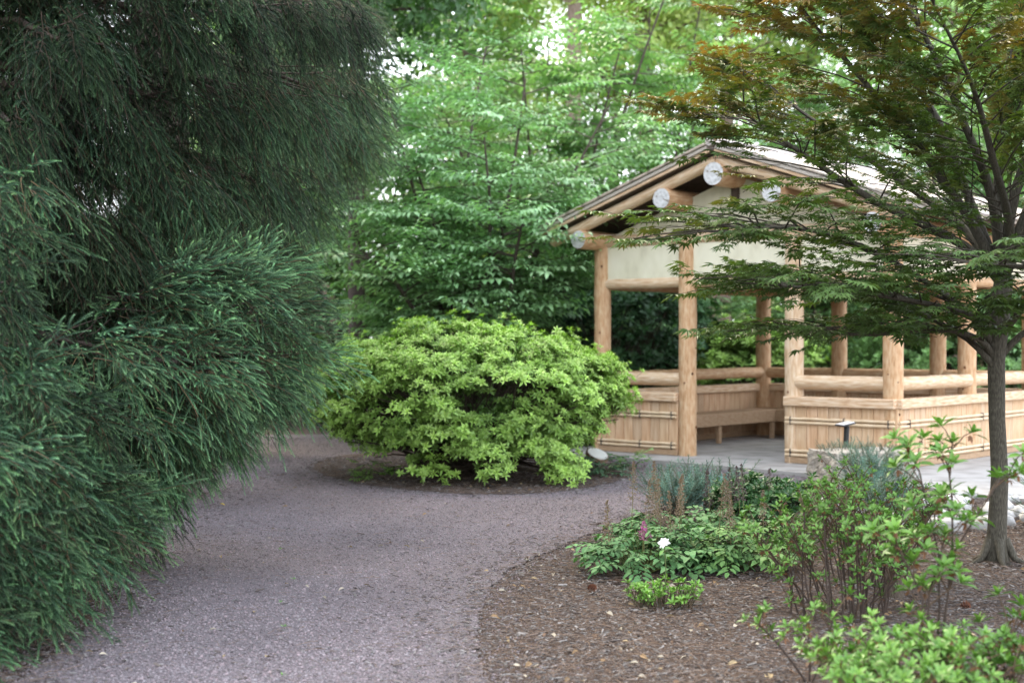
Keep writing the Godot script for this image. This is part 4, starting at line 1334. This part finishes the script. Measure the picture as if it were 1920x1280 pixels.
	for k in fern_at.size():
		rng.seed = 390 + k
		var t := thing("low_plant", fern_at[k][1], "plant", fern_at[k][0])
		var x2: Array[Transform3D] = []
		var c2 := PackedColorArray()
		for j in [50, 14, 26][k]:
			var a := R(0, TAU)
			var rad := R(0.02, [0.26, 0.12, 0.22][k])
			x2.append(frame(Vector3(cos(a) * rad, R(0.04, 0.22), sin(a) * rad), Vector3(cos(a), R(-0.3, 0.5), sin(a)), Vector3.UP + ball() * 0.3, R(0.5, 0.9)))
			c2.append([Color(0.10, 0.2, 0.11), Color(0.2, 0.36, 0.12), Color(0.16, 0.3, 0.06)][k] * R(0.7, 1.2))
		many("foliage", frond, M.soft, x2, c2, t)
		var w2 := Bag.new()
		for j in 8:
			var a := R(0, TAU)
			w2.tube(PackedVector3Array([Vector3.ZERO, Vector3(cos(a) * 0.1, 0.1, sin(a) * 0.1)]), taper(2, 0.003, 0.002), 4, Color(0.1, 0.1, 0.05), false)
		obj("stem", w2.mesh(), M.twig, t)

# ------------------------------------------------------------------ the maple at the right
func maple() -> void:
	rng.seed = 401
	var base := Vector3(3.37, 0, -9.87)
	var t := thing("maple_tree", "small maple with a slim dark trunk and spreading green to bronze crown", "tree", base)
	var trunk := Bag.new()
	var tp := PackedVector3Array([Vector3(0, -0.02, 0), Vector3(0, 0.05, 0), Vector3(0.0, 0.2, 0), Vector3(0.02, 0.6, 0), Vector3(0.0, 1.0, 0), Vector3(-0.005, 1.4, 0), Vector3(0.02, 1.75, 0), Vector3(0.05, 2.0, 0)])
	trunk.tube(tp, PackedFloat32Array([0.105, 0.082, 0.067, 0.059, 0.056, 0.06, 0.072, 0.062]), 16, Color.WHITE)
	for k in 5:
		var a := k * 1.26 + 0.4
		trunk.tube(PackedVector3Array([Vector3(cos(a) * 0.05, 0.16, sin(a) * 0.05), Vector3(cos(a) * 0.12, 0.03, sin(a) * 0.12), Vector3(cos(a) * 0.24, -0.02, sin(a) * 0.24)]), PackedFloat32Array([0.04, 0.024, 0.008]), 7, Color.WHITE)
	obj("trunk", trunk.mesh(), M.maple_bark, t)
	var f := Vector3(0.03, 1.95, 0)
	var limbs := [
		[f, Vector3(-0.25, 2.2, 0.05), Vector3(-0.95, 2.47, 0.4), Vector3(-1.5, 2.75, 0.7), Vector3(-1.9, 3.0, 0.8)],
		[f, Vector3(-0.2, 2.4, 0.0), Vector3(-0.6, 2.9, 0.1), Vector3(-1.1, 3.4, 0.3), Vector3(-1.5, 3.8, 0.4)],
		[f, Vector3(-0.15, 2.5, -0.1), Vector3(-0.35, 3.1, -0.2), Vector3(-0.75, 3.8, -0.3), Vector3(-1.1, 4.5, -0.4)],
		[f, Vector3(0.0, 2.6, 0), Vector3(0.08, 3.2, 0.05), Vector3(0.1, 4.0, 0.0), Vector3(0.0, 4.9, 0.0)],
		[f, Vector3(0.2, 2.5, 0.1), Vector3(0.5, 3.1, 0.2), Vector3(0.9, 3.7, 0.3), Vector3(1.3, 4.3, 0.4)],
		[f, Vector3(0.25, 2.3, -0.2), Vector3(0.7, 2.7, -0.6), Vector3(1.2, 3.2, -1.0), Vector3(1.7, 3.6, -1.3)],
		[f, Vector3(-0.1, 2.35, -0.4), Vector3(-0.5, 2.8, -0.9), Vector3(-1.0, 3.3, -1.4), Vector3(-1.4, 3.7, -1.7)],
		[Vector3(-0.02, 1.5, 0), Vector3(-0.25, 1.75, 0.1), Vector3(-0.8, 2.05, 0.4), Vector3(-1.3, 2.22, 0.7), Vector3(-1.7, 2.26, 0.85), Vector3(-1.95, 2.22, 0.95)],
		[Vector3(-0.02, 1.6, 0.02), Vector3(-0.3, 1.72, 0.3), Vector3(-0.8, 1.8, 0.7), Vector3(-1.3, 1.85, 1.0), Vector3(-1.75, 1.88, 1.2)],
		[Vector3(-0.02, 1.42, 0), Vector3(-0.16, 1.55, 0.1), Vector3(-0.5, 1.62, 0.3), Vector3(-0.95, 1.58, 0.4), Vector3(-1.4, 1.6, 0.45)],
		[Vector3(0.04, 1.45, 0), Vector3(0.2, 1.62, 0.05), Vector3(0.55, 1.85, 0.2), Vector3(1.0, 2.1, 0.4), Vector3(1.6, 2.3, 0.5)],
		[f, Vector3(-0.1, 2.5, 0.2), Vector3(-0.4, 3.0, 0.5), Vector3(-0.8, 3.6, 0.8), Vector3(-1.3, 4.1, 1.0)],
		[f, Vector3(0.1, 2.6, 0.1), Vector3(0.3, 3.3, 0.3), Vector3(0.4, 4.0, 0.6), Vector3(0.3, 4.6, 0.9)],
		[Vector3(-0.02, 1.35, 0.02), Vector3(-0.2, 1.55, 0.0), Vector3(-0.55, 1.75, -0.1), Vector3(-1.0, 1.9, -0.1), Vector3(-1.5, 2.0, 0.0)],
		[Vector3(0.03, 1.6, 0.05), Vector3(0.1, 1.8, 0.3), Vector3(0.1, 1.95, 0.7), Vector3(-0.2, 2.0, 1.1), Vector3(-0.6, 2.0, 1.4)],
		[f, Vector3(0.0, 2.3, 0.25), Vector3(-0.3, 2.7, 0.8), Vector3(-0.6, 3.1, 1.3), Vector3(-1.0, 3.5, 1.8)],
		[f, Vector3(0.15, 2.35, 0.3), Vector3(0.4, 2.8, 0.9), Vector3(0.6, 3.3, 1.4), Vector3(0.7, 3.7, 1.8)],
	]
	var tw := [maple_twig(402, 0.24, 8, 0.076), maple_twig(403, 0.28, 9, 0.07)]
	rng.seed = 404
	var xf: Array = []
	var cl := []
	for k in 2:
		var e: Array[Transform3D] = []
		xf.append(e)
		cl.append(PackedColorArray())
	for li in limbs.size():
		var wood := Bag.new()
		var line := PackedVector3Array()
		var s: Array = limbs[li]
		for k in s.size() - 1:
			var a: Vector3 = s[maxi(k - 1, 0)]
			var b: Vector3 = s[k]
			var c: Vector3 = s[k + 1]
			var d: Vector3 = s[mini(k + 2, s.size() - 1)]
			for j in 3:
				line.append(b.cubic_interpolate(c, a, d, j / 3.0))
		line.append(s[s.size() - 1])
		wood.tube(line, taper(line.size(), 0.042 if s[0] == f else 0.028, 0.006), 8, Color.WHITE, false)
		var reach := 0.0
		for k in range(3, line.size()):
			var n := 3 if k < line.size() - 2 else 4
			for q in n:
				var p0 := line[k - 1].lerp(line[k], rng.randf())
				var dir := (line[k] - line[k - 1]).normalized()
				var sd := 1.0 if (k + q) % 2 else -1.0
				var d := dir.rotated(Vector3.UP, R(0.35, 1.25) * sd)
				d.y = d.y * 0.35 + R(-0.06, 0.16)
				d = d.normalized()
				var ln := R(0.35, 0.85)
				var tip := p0 + d * ln
				wood.tube(bent(p0, tip, -0.03, 3, 0.01), taper(4, 0.007, 0.0025), 5, Color(0.9, 0.85, 0.85), false)
				var m := int(ln * (12.5 if p0.y > 2.75 else 6.2))
				for j in m:
					var g := 0.3 + 0.7 * (j + rng.randf()) / m
					var p := p0.lerp(tip, g) + Vector3(R(-0.03, 0.03), 0.02 + R(-0.03, 0.03), R(-0.03, 0.03))
					var dd := d.rotated(Vector3.UP, R(-1.1, 1.1)) + Vector3(0, R(-0.25, 0.1), 0)
					var v := rng.randi() % 2
					xf[v].append(frame(p, dd, Vector3.UP + ball() * 0.3, R(0.8, 1.15)))
					var red := clampf((p.y - 2.9) / 1.5 + R(-0.6, 0.5) + clampf((-p.x - 1.3) * 0.25, 0.0, 0.4), 0, 1)
					cl[v].append(Color(0.085, 0.15, 0.04).lerp(Color(0.27, 0.15, 0.05), red * 0.8) * R(0.7, 1.25))
		obj("limb", wood.mesh(), M.maple_bark, t)
	for v in 2:
		many("foliage", tw[v], M.maple, xf[v], cl[v], t)

# ------------------------------------------------------------------ small things
func small_things() -> void:
	# rough stone block with plants on it
	rng.seed = 501
	var f := FastNoiseLite.new()
	f.seed = 7
	f.frequency = 2.2
	var b := Bag.new()
	var n := 14
	var hs := Vector3(0.46, 0.2, 0.32)
	for ax in 3:
		for s in [-1.0, 1.0]:
			var grid := []
			for i in n + 1:
				var row := PackedVector3Array()
				for j in n + 1:
					var q := Vector3.ZERO
					q[ax] = s
					q[(ax + 1) % 3] = lerpf(-1, 1, float(i) / n)
					q[(ax + 2) % 3] = lerpf(-1, 1, float(j) / n)
					var rd := q * hs
					var nrm := q.normalized()
					var corner := maxf(q.length() - 1.25, 0.0)
					row.append(rd * (1.0 - 0.09 * corner) + nrm * 0.05 * f.get_noise_3dv(rd * 2.0) + nrm * 0.02 * f.get_noise_3dv(rd * 7.0))
				grid.append(row)
			for i in n:
				for j in n:
					var a: Vector3 = grid[i][j]
					var c: Vector3 = grid[i + 1][j]
					var d: Vector3 = grid[i + 1][j + 1]
					var e: Vector3 = grid[i][j + 1]
					var o := (c - a).cross(d - a).normalized()
					if o.dot(a) < 0:
						o = -o
					b.tri_n(a, c, d, o, o, o, Color.WHITE)
					o = (d - a).cross(e - a).normalized()
					if o.dot(a) < 0:
						o = -o
					b.tri_n(a, d, e, o, o, o, Color.WHITE)
	var st := obj("stone_block", b.mesh(), M.block, null, Vector3(3.67, 0.19, -14.9), Vector3(0, 0.25, 0))
	tag(st, "rough tan stone block in front of the pavilion's right corner", "stone")
	var frond := conifer_shoot(511, 0.12, 0.02, Color(0.12, 0.2, 0.15))
	rng.seed = 512
	var t := thing("creeping_plant", "grey-green creeping plant on top of the stone block", "plant", Vector3(3.6, 0.36, -14.95))
	var xf: Array[Transform3D] = []
	var cl := PackedColorArray()
	for k in 150:
		xf.append(frame(Vector3(R(-0.38, 0.38), R(0.0, 0.03), R(-0.2, 0.2)), Vector3(R(-0.7, 0.7), 1, R(-0.7, 0.7)), Vector3(R(-1, 1), 0, R(-1, 1)), R(0.5, 1.0)))
		cl.append(tint(1.0, 0.2))
	many("foliage", frond, M.needle, xf, cl, t)
	# sign on a dark post
	var sg := thing("garden_sign", "small tilted sign panel on a dark post behind the stone block", "sign", Vector3(3.58, 0, -15.25), 0.5)
	var g := Bag.new()
	g.tube(PackedVector3Array([Vector3(0, 0, 0), Vector3(0.0, 0.3, 0), Vector3(0.02, 0.62, 0)]), taper(3, 0.03, 0.03), 10, Color(0.02, 0.02, 0.022))
	obj("post", g.mesh(), M.dark, sg)
	g = Bag.new()
	g.box(Vector3(-0.09, -0.008, -0.07), Vector3(0.09, 0.008, 0.07), Color(0.03, 0.03, 0.032), 0.004)
	obj("panel", g.mesh(), M.dark, sg, Vector3(0.0, 0.64, 0.0), Vector3(0.03, 0, 0.16))
	g = Bag.new()
	g.box(Vector3(-0.08, 0.008, -0.06), Vector3(0.08, 0.013, 0.06), Color(0.62, 0.6, 0.6), 0.002)
	obj("face", g.mesh(), M.petal, sg, Vector3(0.0, 0.64, 0.0), Vector3(0.03, 0, 0.16))
	# tilted round plate
	var pt := thing("round_plate", "pale round plate with brown rim, tilted on a low stake", "marker", Vector3(0.98, 0, -16.35))
	g = Bag.new()
	g.tube(PackedVector3Array([Vector3(-0.01, 0, 0), Vector3(0, 0.2, 0)]), taper(2, 0.025, 0.025), 10, Color(0.03, 0.028, 0.026))
	obj("stake", g.mesh(), M.dark, pt)
	g = Bag.new()
	g.tube(PackedVector3Array([Vector3(0, -0.02, 0), Vector3(0, -0.015, 0), Vector3(0, 0.012, 0), Vector3(0, 0.02, 0)]), PackedFloat32Array([0.125, 0.137, 0.137, 0.128]), 40, Color(0.28, 0.17, 0.12))
	var rim := obj("rim", g.mesh(), M.bark_chip, pt, Vector3(0, 0.215, 0), Vector3(0.42, 0, -0.28))
	g = Bag.new()
	g.tube(PackedVector3Array([Vector3(0, 0.0, 0), Vector3(0, 0.008, 0)]), PackedFloat32Array([0.124, 0.118]), 40, Color(0.66, 0.66, 0.62))
	obj("plate", g.mesh(), M.petal, rim, Vector3(0, 0.0185, 0))
	# white rocks at the right
	var rocks := [rock_mesh(521, Vector3(0.11, 0.08, 0.1)), rock_mesh(522, Vector3(0.1, 0.07, 0.12)), rock_mesh(523, Vector3(0.13, 0.09, 0.1))]
	rng.seed = 524
	for k in 70:
		var p := Vector3(R(2.9, 5.6), 0.03, R(-14.0, -11.4))
		if p.z < -13.4 and p.x < 4.1:
			continue
		var o := obj("white_rock", rocks[k % 3], M.rock, null, p, Vector3(R(-0.3, 0.3), R(0, TAU), R(-0.3, 0.3)))
		o.scale = Vector3.ONE * R(0.5, 1.15)
		tag(o, "white rounded rock among others between the maple trunk and the pavement", "rock", "white rocks by the pavement")
	# pine cones, leaf, stump
	for q in [[Vector3(0.49, 0.02, -8.72), "reddish-brown pine cone on the mulch left of the gardenia"], [Vector3(2.6, 0.02, -8.15), "dark pine cone on the mulch below the maple"]]:
		var c := Bag.new()
		for k in 46:
			var u := k / 46.0
			var a := k * 2.4
			var rr := 0.024 * sin(PI * (0.12 + 0.86 * u))
			var d := Vector3(cos(a), 0.35, sin(a)).normalized()
			c.small_leaf(Vector3(cos(a) * rr * 0.5, 0.065 * u - 0.03, sin(a) * rr * 0.5), d, Vector3.UP, rr * 1.1, 0.015, Color(0.11, 0.045, 0.025), 0.0)
		c.tube(PackedVector3Array([Vector3(0, -0.03, 0), Vector3(0, 0, 0), Vector3(0, 0.033, 0)]), PackedFloat32Array([0.008, 0.014, 0.004]), 8, Color(0.06, 0.03, 0.02))
		tag(obj("pine_cone", c.mesh(), M.bark_chip, null, q[0], Vector3(1.4, 0.6, 0)), q[1], "pine cone", "pine cones on the mulch")
	var lf := Bag.new()
	lf.leaf(Vector3.ZERO, Vector3(1, 0.1, 0).normalized(), Vector3.UP, 0.055, 0.04, Color(0.55, 0.40, 0.05), 0.5, 0.4)
	tag(obj("fallen_leaf", lf.mesh(), M.petal, null, Vector3(-2.72, 0.02, -13.2)), "small yellow fallen leaf on the gravel path", "leaf")
	var stump := Bag.new()
	stump.tube(PackedVector3Array([Vector3(0, -0.02, 0), Vector3(0, 0.05, 0), Vector3(0.01, 0.16, 0.0), Vector3(0.03, 0.2, 0)]), PackedFloat32Array([0.075, 0.06, 0.05, 0.03]), 9, Color(1.7, 1.2, 0.9))
	tag(obj("tree_stump", stump.mesh(), M.bark, null, Vector3(2.28, 0, -8.5)), "short split brown stump behind the leggy azalea stems", "stump")
	# little green weeds on the path
	var weed := rosette(531, 5, 0.03, 0.012, Color(1, 1, 1), Color(1, 1, 1), true, 0.0)
	rng.seed = 532
	for q in [[-1.22, -7.6, "tiny green weed in the gravel, second nearest to the viewer"], [-1.35, -8.3, "tiny green weed in the gravel, middle one of the five"], [-1.05, -6.5, "tiny green weed in the gravel nearest to the bottom edge"], [-1.7, -10.4, "tiny green weed in the gravel farthest up the path"], [-1.4, -9.1, "tiny green weed in the gravel, second farthest up the path"]]:
		var o := obj("path_weed", weed, M.soft.duplicate(), null, Vector3(q[0], 0.01, q[1]), Vector3(0, R(0, 6), 0))
		(o.material_override as StandardMaterial3D).albedo_color = lin(0.14, 0.28, 0.08)
		tag(o, q[2], "weed", "weeds on the path")

# ------------------------------------------------------------------ gravel, bark, needles
func litter() -> void:
	var chips := Bag.new()
	rng.seed = 601
	var pts := [Vector3(1, 0, 0), Vector3(-0.9, 0.1, 0.2), Vector3(0.1, 0.75, 0), Vector3(0, -0.6, 0.1), Vector3(0.2, 0.1, 0.95), Vector3(-0.1, 0, -0.85)]
	for e in [[0, 2, 4], [0, 5, 2], [0, 4, 3], [0, 3, 5], [1, 4, 2], [1, 2, 5], [1, 3, 4], [1, 5, 3]]:
		var a: Vector3 = pts[e[0]]
		var b: Vector3 = pts[e[1]]
		var c: Vector3 = pts[e[2]]
		var nn := (b - a).cross(c - a).normalized()
		if nn.dot(a + b + c) < 0:
			nn = -nn
		chips.tri_n(a, b, c, nn, nn, nn, Color.WHITE)
	var xf: Array[Transform3D] = []
	var cl := PackedColorArray()
	var tries := 0
	var wear := FastNoiseLite.new()
	wear.seed = 5
	wear.frequency = 0.9
	while xf.size() < 130000 and tries < 400000:
		tries += 1
		var d := 5.6 * pow(4.0, pow(rng.randf(), 1.2))
		var p := Vector2(R(-4.4, 3.4), -d)
		if absf(p.x) > d * 0.40:
			continue
		if not pl(p + Vector2(rng.randfn(0, 0.26), rng.randfn(0, 0.26)), path_poly) or pl(p, island_poly):
			continue
		var s := R(0.0035, 0.0085) if rng.randf() < 0.93 else R(0.008, 0.014)
		xf.append(Transform3D(Basis(Quaternion(ball(), R(0, TAU))).scaled(Vector3(s, s * 0.8, s)), Vector3(p.x, s * 0.25, p.y)))
		var g := R(0.55, 1.35) * (1.0 + 0.35 * wear.get_noise_2d(p.x, p.y * 0.6))
		var warm := R(0.94, 1.1)
		cl.append(Color(0.168 * g * warm, 0.142 * g, 0.149 * g))
	many("gravel", chips.mesh(), M.chip, xf, cl)
	# bark chips
	var bk := Bag.new()
	bk.box(Vector3(-0.5, -0.06, -0.14), Vector3(0.5, 0.06, 0.14), Color.WHITE, 0.03)
	var x2: Array[Transform3D] = []
	var c2 := PackedColorArray()
	tries = 0
	while x2.size() < 90000 and tries < 360000:
		tries += 1
		var d := 5.5 * pow(3.4, pow(rng.randf(), 1.1))
		var p := Vector2(R(-3.4, 5.6), -d)
		if absf(p.x) > d * 0.41:
			continue
		var j := p + Vector2(rng.randfn(0, 0.25), rng.randfn(0, 0.25)) * (1.0 if rng.randf() < 0.85 else 3.0)
		if ((pl(j, path_poly) and not pl(j, island_poly)) and rng.randf() > 0.012) or pl(p, pad_poly):
			continue
		var s := (R(0.008, 0.032) if rng.randf() < 0.975 else R(0.03, 0.055)) * (1.0 + 0.03 * (d - 5.0))
		var q := Quaternion(Vector3.UP, R(0, TAU)) * Quaternion(Vector3(0, 0, 1), R(-0.35, 0.35)) * Quaternion(Vector3(1, 0, 0), R(-0.7, 0.7))
		x2.append(Transform3D(Basis(q).scaled(Vector3(s, s * R(0.5, 1.0), s)), Vector3(p.x, R(0.0, 0.018), p.y)))
		var g := R(0.45, 1.3)
		c2.append(Color(0.108, 0.087, 0.078) * g if rng.randf() < 0.6 else Color(0.165, 0.153, 0.147) * g)
	many("bark_mulch_litter", bk.mesh(), M.bark_chip, x2, c2)
	# pine straw
	var nd := Bag.new()
	nd.tube(PackedVector3Array([Vector3(-0.5, 0, 0), Vector3(-0.15, 0.03, 0.06), Vector3(0.2, 0.02, 0.06), Vector3(0.5, 0, -0.03)]), taper(4, 0.011, 0.007), 3, Color.WHITE, false)
	var x3: Array[Transform3D] = []
	var c3 := PackedColorArray()
	tries = 0
	while x3.size() < 24000 and tries < 120000:
		tries += 1
		var d := 5.5 * pow(3.0, rng.randf())
		var p := Vector2(R(-3.2, 5.0), -d)
		if absf(p.x) > d * 0.41 or pl(p, pad_poly):
			continue
		if pl(p + Vector2(R(-0.25, 0.25), R(-0.25, 0.25)), path_poly) and not pl(p, island_poly):
			if rng.randf() > 0.05:
				continue
		var s := R(0.05, 0.12)
		var q := Quaternion(Vector3.UP, R(0, TAU)) * Quaternion(Vector3(0, 0, 1), R(-0.12, 0.12))
		x3.append(Transform3D(Basis(q).scaled(Vector3(s, s, s)), Vector3(p.x, R(0.006, 0.022), p.y)))
		var g := R(0.6, 1.5)
		c3.append(Color(0.18, 0.125, 0.092) * g)
	many("pine_needle_litter", nd.mesh(), M.bark_chip, x3, c3)
	# dead leaves lying on mulch and path
	var lf := Bag.new()
	lf.leaf(Vector3.ZERO, Vector3(1, 0.12, 0).normalized(), Vector3.UP, 1.0, 0.5, Color.WHITE, 0.5, 0.5)
	var x4: Array[Transform3D] = []
	var c4 := PackedColorArray()
	while x4.size() < 900:
		var d := 5.5 * pow(3.2, rng.randf())
		var p := Vector2(R(-3.2, 5.0), -d)
		if pl(p, pad_poly) or (pl(p, path_poly) and not pl(p, island_poly) and rng.randf() > 0.1):
			continue
		var s := R(0.025, 0.06)
		x4.append(Transform3D(Basis(Quaternion(Vector3.UP, R(0, TAU)) * Quaternion(Vector3(1, 0, 0), R(-0.6, 0.6))).scaled(Vector3(s, s, s)), Vector3(p.x, R(0.012, 0.026), p.y)))
		c4.append([Color(0.2, 0.13, 0.07), Color(0.28, 0.21, 0.12), Color(0.12, 0.075, 0.05), Color(0.3, 0.26, 0.2)][rng.randi() % 4] * R(0.7, 1.2))
	many("dead_leaf_litter", lf.mesh(), M.bark_chip, x4, c4)
